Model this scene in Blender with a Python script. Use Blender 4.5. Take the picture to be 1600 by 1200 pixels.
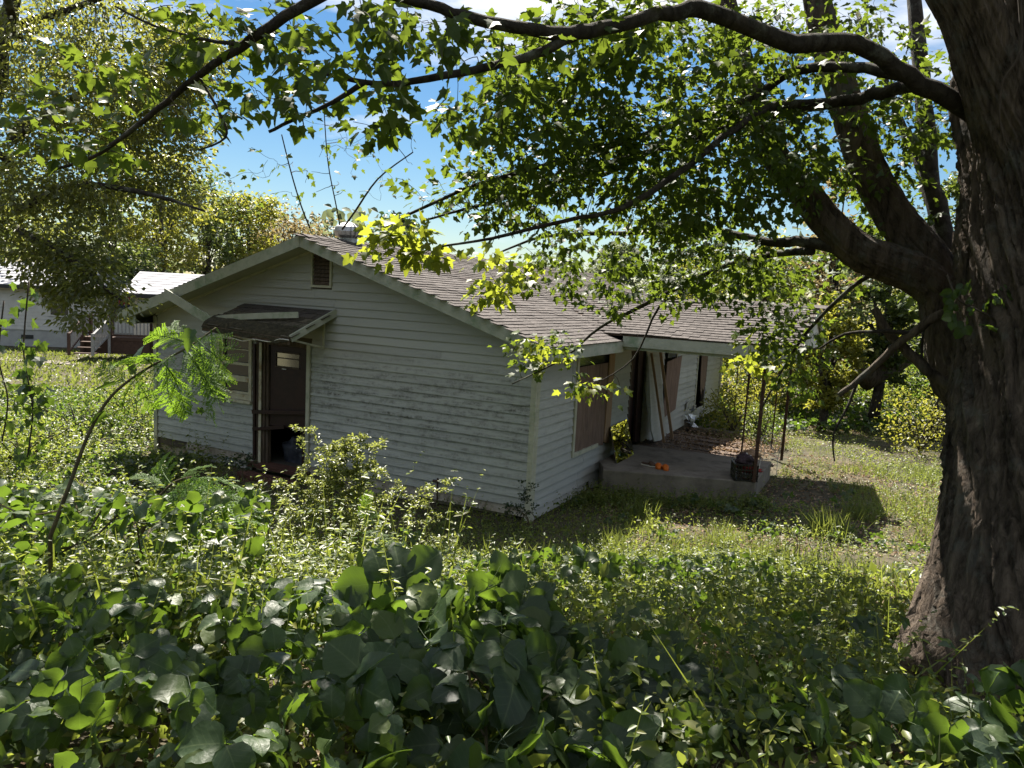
import bpy, bmesh, math, random
import numpy as np
from mathutils import Vector, Matrix

for o in list(bpy.data.objects): bpy.data.objects.remove(o)
S = bpy.context.scene
COL = S.collection
rng = np.random.default_rng(7)
random.seed(7)
A = np.array

# ------------------------------------------------------------------ camera, sky, sun, exposure
F, CX, CY = 1162., 800., 600.
RM = A([[0.8858032919602571, -0.09872609377354408, 0.4534376322721669],
        [0.4613235182730199, 0.08136409739540874, -0.8834933475376219],
        [0.05033030340236551, 0.9917827595109968, 0.11761725424519148]])
EYE = A([4.6597, -9.8567, 3.2449])
cd = bpy.data.cameras.new('camera'); cam = bpy.data.objects.new('camera', cd); COL.objects.link(cam)
cd.sensor_width = 36; cd.lens = 36 * F / 1600; cd.clip_start = .05; cd.clip_end = 3000
m = Matrix.Identity(4)
for i in range(3):
    for j in range(3): m[i][j] = RM[i][j]
    m[i][3] = EYE[i]
cam.matrix_world = m; S.camera = cam

SUN = A([-.45, .56, 1.]); SUN = SUN / np.linalg.norm(SUN)
W = bpy.data.worlds.new('World'); S.world = W; W.use_nodes = True
nt = W.node_tree; N = nt.nodes; L = nt.links
bg = N['Background']; bg.inputs['Strength'].default_value = .05
sky = N.new('ShaderNodeTexSky'); sky.sky_type = 'NISHITA'; sky.sun_disc = False
sky.sun_elevation = math.asin(SUN[2]); sky.sun_rotation = math.atan2(SUN[0], SUN[1])
sky.air_density = 1.2; sky.dust_density = .15; sky.ozone_density = 4.0
tc = N.new('ShaderNodeTexCoord')
mp = N.new('ShaderNodeMapping'); mp.inputs['Scale'].default_value = (1.6, 1.6, 5.5); mp.inputs['Location'].default_value = (.35, .1, .6)
nz = N.new('ShaderNodeTexNoise'); nz.inputs['Scale'].default_value = 2.2; nz.inputs['Detail'].default_value = 9; nz.inputs['Roughness'].default_value = .6
sx = N.new('ShaderNodeSeparateXYZ')
mr = N.new('ShaderNodeMapRange'); mr.inputs[1].default_value = .19; mr.inputs[2].default_value = .36; mr.inputs[3].default_value = -.2; mr.inputs[4].default_value = .08
ad = N.new('ShaderNodeMath'); ad.operation = 'ADD'
cr = N.new('ShaderNodeValToRGB'); cr.color_ramp.elements[0].position = .44; cr.color_ramp.elements[1].position = .68
mx = N.new('ShaderNodeMix'); mx.data_type = 'RGBA'; mx.inputs[7].default_value = (6.6, 6.75, 7, 1)
L.new(tc.outputs['Generated'], mp.inputs[0]); L.new(mp.outputs[0], nz.inputs[0])
L.new(tc.outputs['Generated'], sx.inputs[0]); L.new(sx.outputs[2], mr.inputs[0])
L.new(nz.outputs[0], ad.inputs[0]); L.new(mr.outputs[0], ad.inputs[1]); L.new(ad.outputs[0], cr.inputs[0])
L.new(cr.outputs[0], mx.inputs[0]); hsv = N.new('ShaderNodeHueSaturation'); hsv.inputs['Saturation'].default_value = 1.25; hsv.inputs['Value'].default_value = .62; L.new(sky.outputs[0], hsv.inputs['Color']); L.new(hsv.outputs[0], mx.inputs[6]); L.new(mx.outputs[2], bg.inputs[0])

sl = bpy.data.lights.new('sun', 'SUN'); sl.energy = 5.; sl.angle = math.radians(.5); sl.color = (1, .93, .82)
so = bpy.data.objects.new('sun', sl); COL.objects.link(so)
so.rotation_euler = Vector(-SUN).to_track_quat('-Z', 'Y').to_euler()

S.view_settings.view_transform = 'Standard'; S.view_settings.look = 'None'
S.view_settings.gamma = 1; S.view_settings.use_curve_mapping = False
S.view_settings.exposure = 1.82
S.render.engine = 'CYCLES'
cy = S.cycles
cy.max_bounces = 8; cy.diffuse_bounces = 4; cy.glossy_bounces = 3; cy.transmission_bounces = 5; cy.transparent_max_bounces = 8
cy.sample_clamp_indirect = 5; cy.caustics_reflective = False; cy.caustics_refractive = False
cy.use_denoising = True

# ------------------------------------------------------------------ helpers: image rays, noise, meshes
def ray(p): return RM @ A([(p[0] - CX) / F, -(p[1] - CY) / F, -1.])
def at(x, y, d): return EYE + ray((x, y)) * d                     # d metres along the view axis
def on(x, y, axis, val):                                          # where a sight line meets an axis plane
    r = ray((x, y)); return EYE + r * (val - EYE[axis]) / r[axis]
def proj(P):
    q = (np.atleast_2d(P) - EYE) @ RM
    return CX - F * q[:, 0] / q[:, 2], CY + F * q[:, 1] / q[:, 2], -q[:, 2]
UX = A([.887, .462, 0.]); VY = A([-.462, .887, 0.])               # right / forward on the ground
def sr(s, r, z=0.): return A([EYE[0], EYE[1], 0.]) + VY * s + UX * r + A([0, 0, z])
def to_sr(x, y):
    dx, dy = x - EYE[0], y - EYE[1]
    return dx * VY[0] + dy * VY[1], dx * UX[0] + dy * UX[1]

def _h(i, j, k, sd):
    n = (i * 374761393 + j * 668265263 + k * 2147483647 + sd * 144665) & 0xFFFFFFFF
    n = ((n ^ (n >> 13)) * 1274126177) & 0xFFFFFFFF
    return ((n ^ (n >> 16)) & 0xFFFF) / 65535.
def vnoise(x, y, z=0., sd=0):
    x, y, z = np.broadcast_arrays(np.asarray(x, float), np.asarray(y, float), np.asarray(z, float))
    i, j, k = np.floor(x).astype(np.int64), np.floor(y).astype(np.int64), np.floor(z).astype(np.int64)
    f, g, h = x - i, y - j, z - k
    f, g, h = f*f*(3-2*f), g*g*(3-2*g), h*h*(3-2*h)
    def q(a, b, c): return _h(i + a, j + b, k + c, sd)
    x00 = q(0,0,0)*(1-f)+q(1,0,0)*f; x10 = q(0,1,0)*(1-f)+q(1,1,0)*f
    x01 = q(0,0,1)*(1-f)+q(1,0,1)*f; x11 = q(0,1,1)*(1-f)+q(1,1,1)*f
    return (x00*(1-g)+x10*g)*(1-h)+(x01*(1-g)+x11*g)*h
def fbm(x, y, z=0., o=4, sd=0):
    t, a = 0., .5
    for k in range(o): t = t + a * vnoise(np.asarray(x)*2**k, np.asarray(y)*2**k, np.asarray(z)*2**k, sd + k); a *= .5
    return t

ORG = {}
def tag(o, label=None, cat=None, group=None, kind=None):
    if label: o['label'] = label
    if cat: o['category'] = cat
    if group: o['group'] = group
    if kind: o['kind'] = kind
    return o
def thing(name, loc, label, cat, group=None):
    o = bpy.data.objects.new(name, None); COL.objects.link(o); o.location = loc; o.empty_display_size = .1
    ORG[o.name] = A(loc, dtype=float); return tag(o, label, cat, group)
def org(o): return ORG.get(o.name, np.zeros(3)) if o is not None else np.zeros(3)
def mesh(name, v, f, mat=None, smooth=False):
    me = bpy.data.meshes.new(name)
    v = np.asarray(v, np.float32).reshape(-1, 3)
    if isinstance(f, np.ndarray):
        k = f.shape[1]; n = len(f)
        me.vertices.add(len(v)); me.vertices.foreach_set('co', v.ravel())
        me.loops.add(n * k); me.loops.foreach_set('vertex_index', f.astype(np.int32).ravel())
        me.polygons.add(n); me.polygons.foreach_set('loop_start', np.arange(0, n * k, k, dtype=np.int32))
        if smooth: me.polygons.foreach_set('use_smooth', np.ones(n, bool))
        me.update(calc_edges=True)
    else:
        me.from_pydata([tuple(p) for p in v], [], [tuple(p) for p in f])
        if smooth: me.polygons.foreach_set('use_smooth', np.ones(len(me.polygons), bool))
        me.update()
    if mat: me.materials.append(mat)
    return me
def link(name, me, parent=None, loc=(0, 0, 0)):
    o = bpy.data.objects.new(name, me); COL.objects.link(o); o.parent = parent; o.location = loc
    if parent is not None: ORG[o.name] = org(parent) + A(loc, dtype=float)
    else: ORG[o.name] = A(loc, dtype=float)
    return o
def build(name, v, f, mat, parent=None, smooth=False):            # v in world coordinates
    v = np.asarray(v, float).reshape(-1, 3) - org(parent)
    return link(name, mesh(name, v, f, mat, smooth), parent)

class MB:                                                          # a pile of boxes / tubes / prisms -> one mesh
    def __init__(s): s.v = []; s.f = []
    def add(s, v, f):
        b = len(s.v); s.v += [tuple(p) for p in np.asarray(v, float).reshape(-1, 3)]; s.f += [tuple(int(i) + b for i in q) for q in f]; return s
    def box(s, x0, x1, y0, y1, z0, z1):
        v = [(x, y, z) for z in (z0, z1) for y in (y0, y1) for x in (x0, x1)]
        return s.add(v, [(0,2,3,1), (4,5,7,6), (0,1,5,4), (2,6,7,3), (0,4,6,2), (1,3,7,5)])
    def prism(s, pts, d):                                          # polygon extruded by the vector d
        p = A(pts, dtype=float); n = len(p); q = p + A(d, dtype=float)
        return s.add(np.vstack([p, q]), [tuple(range(n))[::-1], tuple(range(n, 2*n))] + [(i, (i+1) % n, n + (i+1) % n, n + i) for i in range(n)])
    def bar(s, a, b, w, h, up=(0, 0, 1)):                          # beam from a to b
        a, b = A(a, dtype=float), A(b, dtype=float); d = b - a; d = d / np.linalg.norm(d)
        sd = np.cross(d, A(up, dtype=float)); sd /= np.linalg.norm(sd); u2 = np.cross(sd, d)
        c = [sd*w/2 + u2*h/2, -sd*w/2 + u2*h/2, -sd*w/2 - u2*h/2, sd*w/2 - u2*h/2]
        return s.prism([a + k for k in c], b - a)
    def tube(s, pts, rad, n=6, cap=True):
        v, f = tube(pts, rad, n, cap); return s.add(v, f)
    def build(s, name, mat, parent=None, smooth=False): return build(name, s.v, s.f, mat, parent, smooth)

def smooth_path(P, per=4):
    P = A(P, dtype=float); n = len(P)
    if n < 3: return P
    out = []
    for i in range(n - 1):
        p0, p1, p2, p3 = P[max(i-1, 0)], P[i], P[i+1], P[min(i+2, n-1)]
        for k in range(per):
            t = k / per
            out.append(.5*((2*p1)+(-p0+p2)*t+(2*p0-5*p1+4*p2-p3)*t*t+(-p0+3*p1-3*p2+p3)*t**3))
    out.append(P[-1]); return A(out)
def tube(pts, rad, n=6, cap=True):
    P = A(pts, dtype=float); m = len(P); R = np.broadcast_to(A(rad, dtype=float), (m,))
    T = np.gradient(P, axis=0); T /= np.linalg.norm(T, axis=1)[:, None] + 1e-9
    a = np.cross(T[0], A([.3, .2, .9])); a /= np.linalg.norm(a) + 1e-9
    ang = np.arange(n) * 2 * math.pi / n; ca, sa = np.cos(ang), np.sin(ang); V = []
    for i in range(m):
        a = a - T[i] * (a @ T[i]); a /= np.linalg.norm(a) + 1e-9; b = np.cross(T[i], a)
        V.append(P[i] + R[i] * (ca[:, None] * a + sa[:, None] * b))
    V = np.vstack(V); f = []
    for i in range(m - 1):
        for k in range(n): f.append((i*n + k, i*n + (k+1) % n, (i+1)*n + (k+1) % n, (i+1)*n + k))
    if cap: f.append(tuple(range(n))[::-1]); f.append(tuple((m-1)*n + k for k in range(n)))
    return V, f

# leaf templates: +Y from stalk to tip, Z up; triangles only
def T_ovate(w=.6, fold=.12, droop=.12):
    v = [(0,0,0), (-w*.45,.28,fold), (-w*.42,.58,fold*.7), (0,1,-droop), (w*.42,.58,fold*.7), (w*.45,.28,fold)]
    return A(v), A([(0,2,1), (0,3,2), (0,4,3), (0,5,4)])
def T_rhomb(w=.6):
    return A([(0,0,0), (-w/2,.5,.1), (0,1,-.1), (w/2,.5,.1)]), A([(0,2,1), (0,3,2)])
def T_maple():
    o = [(0,0), (.2,-.05), (.38,.06), (.32,.2), (.58,.5), (.36,.5), (.26,.54), (.2,.78), (0,1.05), (-.2,.78), (-.26,.54), (-.36,.5), (-.58,.5), (-.32,.2), (-.38,.06), (-.2,-.05)]
    v = [(x, y, .16*abs(x) - .18*y*y) for x, y in o] + [(0, .42, -.02)]
    n = len(o); return A(v), A([(i, (i+1) % n, n) for i in range(n)])
def T_blade(w=.05):
    v = [(-w,0,0), (w,0,0), (-w*.8,.45,.06), (w*.8,.45,.06), (0,1,-.12)]
    return A(v), A([(0,1,3), (0,3,2), (2,3,4)])
def T_kudzu(sd=0, seg=10):                                          # three lobed leaflets and their stalks
    r = np.random.default_rng(sd); V = []; Fc = []; UV = []
    def leaflet(ax, az, ln, wd, off, roll):
        t = np.linspace(0, 1, seg + 1)
        prof = np.interp(t, [0, .04, .12, .25, .38, .5, .62, .74, .86, .95, 1.], [.06, .42, .72, .92, 1., .93, .80, .66, .42, .17, 0.])
        lob = 1 + .10 * np.sin(t * 9 + r.uniform(0, 2.5))
        base = len(V); ang = az; drop = r.uniform(.15, .6); cup = r.uniform(-.1, .4)
        for k, tt in enumerate(t):
            for sgn in (-1, -.5, 0, .5, 1):
                UV.append((sgn * prof[k], tt, 1.))
                x = sgn * wd * prof[k] * lob[k] * (1 + .06 * sgn * r.uniform(-1, 1)); y = tt * ln
                z = cup * abs(x) - drop * tt * tt * ln + .03 * math.sin(6 * tt + 2 * sgn) * abs(sgn) + x * roll + .015 * math.cos(26 * tt - 9 * abs(sgn)) * abs(sgn)
                c, s_ = math.cos(ang), math.sin(ang)
                V.append((off[0] + x * c - y * s_, off[1] + x * s_ + y * c, off[2] + z))
        for k in range(seg):
            for q in range(4):
                a = base + k*5 + q; Fc.append((a, a+1, a+6)); Fc.append((a, a+6, a+5))
    leaflet(0, r.uniform(-.15, .15), 1.0, .52, (0, .28, 0), r.uniform(-.2, .2))
    leaflet(0, 1.25 + r.uniform(-.2, .2),   .9, .47, (-.02, 0.02, 0), r.uniform(-.1, .35))
    leaflet(0, -1.25 + r.uniform(-.2, .2),   .9, .47, (.02, 0.02, 0), r.uniform(-.35, .1))
    tv, tf = tube([(0, -.75, -.55), (0, -.35, -.1), (0, 0, 0), (0, .3, 0)], [.016, .014, .012, .01], 3, False)
    b = len(V); V += [tuple(p) for p in tv]
    for q in tf: Fc.append((q[0]+b, q[1]+b, q[2]+b)); Fc.append((q[0]+b, q[2]+b, q[3]+b))
    T_kudzu.uv = UV + [(0, 0, 0)]*len(tv)
    return A(V), A(Fc)
def T_lite_kudzu():
    V = []; Fc = []
    ov, of = T_ovate(.95, .12, .3)
    for az, ln, off in ((0, 1, (0, .25, 0)), (1.3, .85, (0, 0, 0)), (-1.3, .85, (0, 0, 0))):
        c, s_ = math.cos(az), math.sin(az); b = len(V)
        for p in ov * ln: V.append((off[0] + p[0]*c - p[1]*s_, off[1] + p[0]*s_ + p[1]*c, p[2]))
        Fc += [tuple(q + b) for q in of]
    return A(V), A(Fc)

def frames(D, Nn):
    D = D / (np.linalg.norm(D, axis=1)[:, None] + 1e-9)
    Nn = Nn - D * np.sum(D * Nn, axis=1)[:, None]; Nn = Nn / (np.linalg.norm(Nn, axis=1)[:, None] + 1e-9)
    return np.cross(D, Nn), D, Nn
def scatter(T, P, D, Nn, size):
    tv, tf = T; X, Y, Z = frames(D, Nn); size = np.broadcast_to(size, (len(P),))
    V = P[:, None, :] + size[:, None, None] * (tv[None, :, 0, None]*X[:, None] + tv[None, :, 1, None]*Y[:, None] + tv[None, :, 2, None]*Z[:, None])
    k = len(tv); Fc = tf[None] + (np.arange(len(P)) * k)[:, None, None]
    return V.reshape(-1, 3), Fc.reshape(-1, tf.shape[1])
def leaves(name, T, P, D, Nn, size, mat, parent=None, stuff=True):
    v, f = scatter(T, P, D, Nn, size); o = build(name, v, f, mat, parent)
    if stuff: o['kind'] = 'stuff'
    return o
def rvec(n, up=0., sd=1.): 
    d = rng.normal(size=(n, 3)) * sd; d[:, 2] += up; return d
def mats(P, D, Nn, size):
    X, Y, Z = frames(np.atleast_2d(D), np.atleast_2d(Nn)); out = []
    for i in range(len(P)):
        mm = Matrix.Identity(4)
        for r_ in range(3):
            mm[r_][0], mm[r_][1], mm[r_][2] = X[i][r_]*size[i], Y[i][r_]*size[i], Z[i][r_]*size[i]; mm[r_][3] = P[i][r_]
        out.append(mm)
    return out
def leaf_parts(name, meshes, P, D, Nn, size, parent):              # single leaves that share mesh data
    po = org(parent)
    for i, mm in enumerate(mats(P, D, Nn, size)):
        o = bpy.data.objects.new(name, meshes[i % len(meshes)]); COL.objects.link(o); o.parent = parent
        for r_ in range(3): mm[r_][3] -= po[r_]
        o.matrix_basis = mm
def in_frame(P, mg=40):
    x, y, d = proj(P); return (d > .2) & (x > -mg) & (x < 1600 + mg) & (y > -mg) & (y < 1200 + mg), x, y, d

# ------------------------------------------------------------------ materials
def newmat(name):
    mt = bpy.data.materials.new(name); mt.use_nodes = True; return mt, mt.node_tree.nodes, mt.node_tree.links, mt.node_tree.nodes['Principled BSDF']
def surf(name, c1, c2, scale=4., rough=.8, stretch=(1, 1, 1), bump=0., detail=6, c3=None, scale3=1., lo=.35, hi=.65, metal=0., per_obj=0., spec=.3, bscale=None, coord='Object'):
    mt, n, l, b = newmat(name)
    tcn = n.new('ShaderNodeTexCoord'); mpn = n.new('ShaderNodeMapping'); mpn.inputs['Scale'].default_value = stretch
    l.new(tcn.outputs[coord], mpn.inputs[0])
    t = n.new('ShaderNodeTexNoise'); t.inputs['Scale'].default_value = scale; t.inputs['Detail'].default_value = detail; t.inputs['Roughness'].default_value = .65
    l.new(mpn.outputs[0], t.inputs[0])
    r = n.new('ShaderNodeValToRGB'); r.color_ramp.elements[0].position = lo; r.color_ramp.elements[1].position = hi
    r.color_ramp.elements[0].color = (*c1, 1); r.color_ramp.elements[1].color = (*c2, 1); l.new(t.outputs[0], r.inputs[0]); out = r.outputs[0]
    if c3:
        t3 = n.new('ShaderNodeTexNoise'); t3.inputs['Scale'].default_value = scale3; t3.inputs['Detail'].default_value = 8; t3.inputs['Roughness'].default_value = .7
        l.new(mpn.outputs[0], t3.inputs[0])
        r3 = n.new('ShaderNodeValToRGB'); r3.color_ramp.elements[0].position = .52; r3.color_ramp.elements[1].position = .66; l.new(t3.outputs[0], r3.inputs[0])
        mxn = n.new('ShaderNodeMix'); mxn.data_type = 'RGBA'; l.new(r3.outputs[0], mxn.inputs[0]); l.new(out, mxn.inputs[6]); mxn.inputs[7].default_value = (*c3, 1); out = mxn.outputs[2]
    if per_obj:
        oi = n.new('ShaderNodeObjectInfo'); ge = n.new('ShaderNodeNewGeometry'); av = n.new('ShaderNodeMath'); av.operation = 'ADD'
        fr = n.new('ShaderNodeMath'); fr.operation = 'FRACT'; l.new(oi.outputs['Random'], av.inputs[0]); l.new(ge.outputs['Random Per Island'], av.inputs[1]); l.new(av.outputs[0], fr.inputs[0])
        mrn = n.new('ShaderNodeMapRange'); mrn.inputs[3].default_value = 1 - per_obj; mrn.inputs[4].default_value = 1 + per_obj; l.new(fr.outputs[0], mrn.inputs[0])
        hs = n.new('ShaderNodeHueSaturation'); l.new(mrn.outputs[0], hs.inputs['Value']); l.new(out, hs.inputs['Color']); out = hs.outputs[0]
    l.new(out, b.inputs['Base Color']); b.inputs['Roughness'].default_value = rough; b.inputs['Metallic'].default_value = metal; b.inputs['Specular IOR Level'].default_value = spec
    if bump:
        tb = t
        if bscale:
            tb = n.new('ShaderNodeTexNoise'); tb.inputs['Scale'].default_value = bscale; tb.inputs['Detail'].default_value = 8; l.new(mpn.outputs[0], tb.inputs[0])
        bn = n.new('ShaderNodeBump'); bn.inputs['Strength'].default_value = bump; bn.inputs['Distance'].default_value = .02; l.new(tb.outputs[0], bn.inputs['Height']); l.new(bn.outputs[0], b.inputs['Normal'])
    return mt
def leafmat(name, cols, trans, tw=.5, rough=.4, spec=.5, vein=False):
    """cols: base colours over a random ramp; trans: colour of light passing through the blade"""
    mt, n, l, b = newmat(name)
    oi = n.new('ShaderNodeObjectInfo'); ge = n.new('ShaderNodeNewGeometry'); a1 = n.new('ShaderNodeMath'); a1.operation = 'ADD'; fr = n.new('ShaderNodeMath'); fr.operation = 'FRACT'
    l.new(oi.outputs['Random'], a1.inputs[0]); l.new(ge.outputs['Random Per Island'], a1.inputs[1]); l.new(a1.outputs[0], fr.inputs[0])
    r = n.new('ShaderNodeValToRGB'); r.color_ramp.elements[0].color = (*cols[0], 1); r.color_ramp.elements[1].color = (*cols[-1], 1)
    for k in range(1, len(cols) - 1):
        e = r.color_ramp.elements.new(k / (len(cols) - 1)); e.color = (*cols[k], 1)
    l.new(fr.outputs[0], r.inputs[0])
    tr = n.new('ShaderNodeBsdfTranslucent'); mxn = n.new('ShaderNodeMix'); mxn.data_type = 'RGBA'; mxn.inputs[0].default_value = .72
    l.new(r.outputs[0], mxn.inputs[6]); mxn.inputs[7].default_value = (*trans, 1); l.new(mxn.outputs[2], tr.inputs[0])
    colr = r.outputs[0]
    if vein:
        at_ = n.new('ShaderNodeAttribute'); at_.attribute_name = 'leaf_uv'; sx_ = n.new('ShaderNodeSeparateXYZ'); l.new(at_.outputs['Vector'], sx_.inputs[0])
        def mth(op, a, b_=None, cl=False):
            q = n.new('ShaderNodeMath'); q.operation = op; q.use_clamp = cl
            for i_, v_ in enumerate((a, b_)):
                if v_ is None: continue
                if isinstance(v_, (int, float)): q.inputs[i_].default_value = v_
                else: l.new(v_, q.inputs[i_])
            return q.outputs[0]
        au = mth('ABSOLUTE', sx_.outputs[0]); mid = mth('SUBTRACT', 1., mth('MULTIPLY', au, 22.), True)
        ph = mth('FRACT', mth('SUBTRACT', mth('MULTIPLY', sx_.outputs[1], 7.), mth('MULTIPLY', au, 2.6))); tri = mth('ABSOLUTE', mth('SUBTRACT', ph, .5)); side = mth('SUBTRACT', 1., mth('MULTIPLY', tri, 14.), True)
        vn = mth('MULTIPLY', mth('MAXIMUM', mid, mth('MULTIPLY', side, .6)), sx_.outputs[2]); vm = n.new('ShaderNodeMix'); vm.data_type = 'RGBA'; l.new(mth('MULTIPLY', vn, .55), vm.inputs[0]); l.new(r.outputs[0], vm.inputs[6]); vm.inputs[7].default_value = (.13, .17, .075, 1); colr = vm.outputs[2]
    l.new(colr, b.inputs['Base Color']); b.inputs['Roughness'].default_value = rough; b.inputs['Specular IOR Level'].default_value = spec
    if vein:
        tcn = n.new('ShaderNodeTexCoord'); t = n.new('ShaderNodeTexNoise'); t.inputs['Scale'].default_value = 4.; t.inputs['Detail'].default_value = 4
        l.new(tcn.outputs['Object'], t.inputs[0]); bn = n.new('ShaderNodeBump'); bn.inputs['Strength'].default_value = .12; bn.inputs['Distance'].default_value = .03
        l.new(t.outputs[0], bn.inputs['Height']); l.new(bn.outputs[0], b.inputs['Normal'])
    ms = n.new('ShaderNodeMixShader'); ms.inputs[0].default_value = tw; l.new(b.outputs[0], ms.inputs[1]); l.new(tr.outputs[0], ms.inputs[2]); l.new(ms.outputs[0], n['Material Output'].inputs[0])
    return mt
def siding_mat(name, stain):
    mt, n, l, b = newmat(name)
    ge = n.new('ShaderNodeNewGeometry'); mpn = n.new('ShaderNodeMapping'); mpn.inputs['Scale'].default_value = (1.2, 1.2, 9.); l.new(ge.outputs['Position'], mpn.inputs[0])
    t = n.new('ShaderNodeTexNoise'); t.inputs['Scale'].default_value = 1.6; t.inputs['Detail'].default_value = 8; t.inputs['Roughness'].default_value = .7; l.new(mpn.outputs[0], t.inputs[0])
    t2 = n.new('ShaderNodeTexNoise'); t2.inputs['Scale'].default_value = 9; t2.inputs['Detail'].default_value = 8; t2.inputs['Roughness'].default_value = .75; l.new(ge.outputs['Position'], t2.inputs[0])
    sp = n.new('ShaderNodeSeparateXYZ'); l.new(ge.outputs['Position'], sp.inputs[0])
    zc = n.new('ShaderNodeValToRGB'); e = zc.color_ramp.elements; e[0].position = .06; e[0].color = (.25,)*3 + (1,); e[1].position = .95; e[1].color = (0, 0, 0, 1)
    for p_, c_ in ((.28, .62), (.5, .9), (.62, .45), (.72, .05)):
        k = e.new(p_); k.color = (c_, c_, c_, 1)
    mrz = n.new('ShaderNodeMapRange'); mrz.inputs[1].default_value = -.2; mrz.inputs[2].default_value = 3.4; l.new(sp.outputs[2], mrz.inputs[0]); l.new(mrz.outputs[0], zc.inputs[0])
    r = n.new('ShaderNodeValToRGB'); r.color_ramp.elements[0].position = .42; r.color_ramp.elements[1].position = .72; l.new(t.outputs[0], r.inputs[0])
    r2 = n.new('ShaderNodeValToRGB'); r2.color_ramp.elements[0].position = .38; r2.color_ramp.elements[1].position = .62; l.new(t2.outputs[0], r2.inputs[0])
    m1 = n.new('ShaderNodeMath'); m1.operation = 'MULTIPLY'; l.new(r.outputs[0], m1.inputs[0]); l.new(zc.outputs[0], m1.inputs[1])
    m2 = n.new('ShaderNodeMath'); m2.operation = 'MULTIPLY'; l.new(m1.outputs[0], m2.inputs[0]); l.new(r2.outputs[0], m2.inputs[1])
    m3 = n.new('ShaderNodeMath'); m3.operation = 'MULTIPLY'; m3.inputs[1].default_value = stain; l.new(m2.outputs[0], m3.inputs[0]); m3.use_clamp = True
    oi = n.new('ShaderNodeObjectInfo'); mro = n.new('ShaderNodeMapRange'); mro.inputs[3].default_value = .92; mro.inputs[4].default_value = 1.06; l.new(oi.outputs['Random'], mro.inputs[0])
    c0 = n.new('ShaderNodeMix'); c0.data_type = 'RGBA'; l.new(t2.outputs[0], c0.inputs[0]); c0.inputs[6].default_value = (.355, .36, .352, 1); c0.inputs[7].default_value = (.43, .433, .42, 1)
    c1 = n.new('ShaderNodeMix'); c1.data_type = 'RGBA'; l.new(m3.outputs[0], c1.inputs[0]); l.new(c0.outputs[2], c1.inputs[6]); c1.inputs[7].default_value = (.085, .08, .065, 1)
    hs = n.new('ShaderNodeHueSaturation'); l.new(mro.outputs[0], hs.inputs['Value']); l.new(c1.outputs[2], hs.inputs['Color'])
    l.new(hs.outputs[0], b.inputs['Base Color']); b.inputs['Roughness'].default_value = .55; b.inputs['Specular IOR Level'].default_value = .3
    return mt
def bark(name, c1, c2, c3, scale=7., zs=.3, bump=.8, dist=.03):
    mt, n, l, b = newmat(name)
    tcn = n.new('ShaderNodeTexCoord'); mpn = n.new('ShaderNodeMapping'); mpn.inputs['Scale'].default_value = (1, 1, zs); l.new(tcn.outputs['Object'], mpn.inputs[0])
    t = n.new('ShaderNodeTexNoise'); t.inputs['Scale'].default_value = scale; t.inputs['Detail'].default_value = 10; t.inputs['Roughness'].default_value = .7; t.inputs['Distortion'].default_value = .6; l.new(mpn.outputs[0], t.inputs[0])
    r = n.new('ShaderNodeValToRGB'); r.color_ramp.elements[0].position = .33; r.color_ramp.elements[1].position = .68; r.color_ramp.elements[0].color = (*c1, 1); r.color_ramp.elements[1].color = (*c2, 1); l.new(t.outputs[0], r.inputs[0])
    t3 = n.new('ShaderNodeTexNoise'); t3.inputs['Scale'].default_value = 3.5; t3.inputs['Detail'].default_value = 9; t3.inputs['Roughness'].default_value = .7; l.new(tcn.outputs['Object'], t3.inputs[0])
    r3 = n.new('ShaderNodeValToRGB'); r3.color_ramp.elements[0].position = .53; r3.color_ramp.elements[1].position = .66; l.new(t3.outputs[0], r3.inputs[0])
    mxn = n.new('ShaderNodeMix'); mxn.data_type = 'RGBA'; l.new(r3.outputs[0], mxn.inputs[0]); l.new(r.outputs[0], mxn.inputs[6]); mxn.inputs[7].default_value = (*c3, 1)
    l.new(mxn.outputs[2], b.inputs['Base Color']); b.inputs['Roughness'].default_value = .9; b.inputs['Specular IOR Level'].default_value = .2
    bn = n.new('ShaderNodeBump'); bn.inputs['Strength'].default_value = bump; bn.inputs['Distance'].default_value = dist; l.new(t.outputs[0], bn.inputs['Height']); l.new(bn.outputs[0], b.inputs['Normal'])
    return mt
def plain(name, c, rough=.5, metal=0., spec=.5):
    mt, n, l, b = newmat(name); b.inputs['Base Color'].default_value = (*c, 1); b.inputs['Roughness'].default_value = rough; b.inputs['Metallic'].default_value = metal; b.inputs['Specular IOR Level'].default_value = spec; return mt
def pane_mat(name, tint=(.03, .035, .035)):
    mt, n, l, b = newmat(name); b.inputs['Base Color'].default_value = (*tint, 1); b.inputs['Roughness'].default_value = .08; b.inputs['Specular IOR Level'].default_value = .7; return mt

M = {}
M['siding'] = siding_mat('gable_siding', 1.9)
M['siding_front'] = siding_mat('front_siding', .8)
M['muddy'] = surf('muddy_siding', (.24, .2, .16), (.4, .37, .33), 5, .8, c3=(.14, .1, .08), scale3=3)
M['sheath'] = surf('wall_sheathing', (.05, .04, .035), (.1, .08, .06), 3)
M['trim'] = surf('peeling_trim_paint', (.40, .385, .30), (.48, .47, .39), 6, .7, c3=(.28, .3, .22), scale3=4, stretch=(1, 1, .5), bump=.25)
M['fascia'] = surf('mossy_fascia_paint', (.31, .325, .27), (.41, .42, .36), 4, .7, c3=(.2, .26, .18), scale3=2.2, bump=.3, bscale=20)
M['soffit'] = surf('soffit_paint', (.34, .34, .27), (.42, .42, .34), 2, .8)
M['shingle'] = surf('faded_shingle', (.07, .062, .058), (.13, .116, .109), 40, .95, per_obj=.16, c3=(.085, .07, .066), scale3=1.2, bump=.6, bscale=180, spec=.15)
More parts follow.
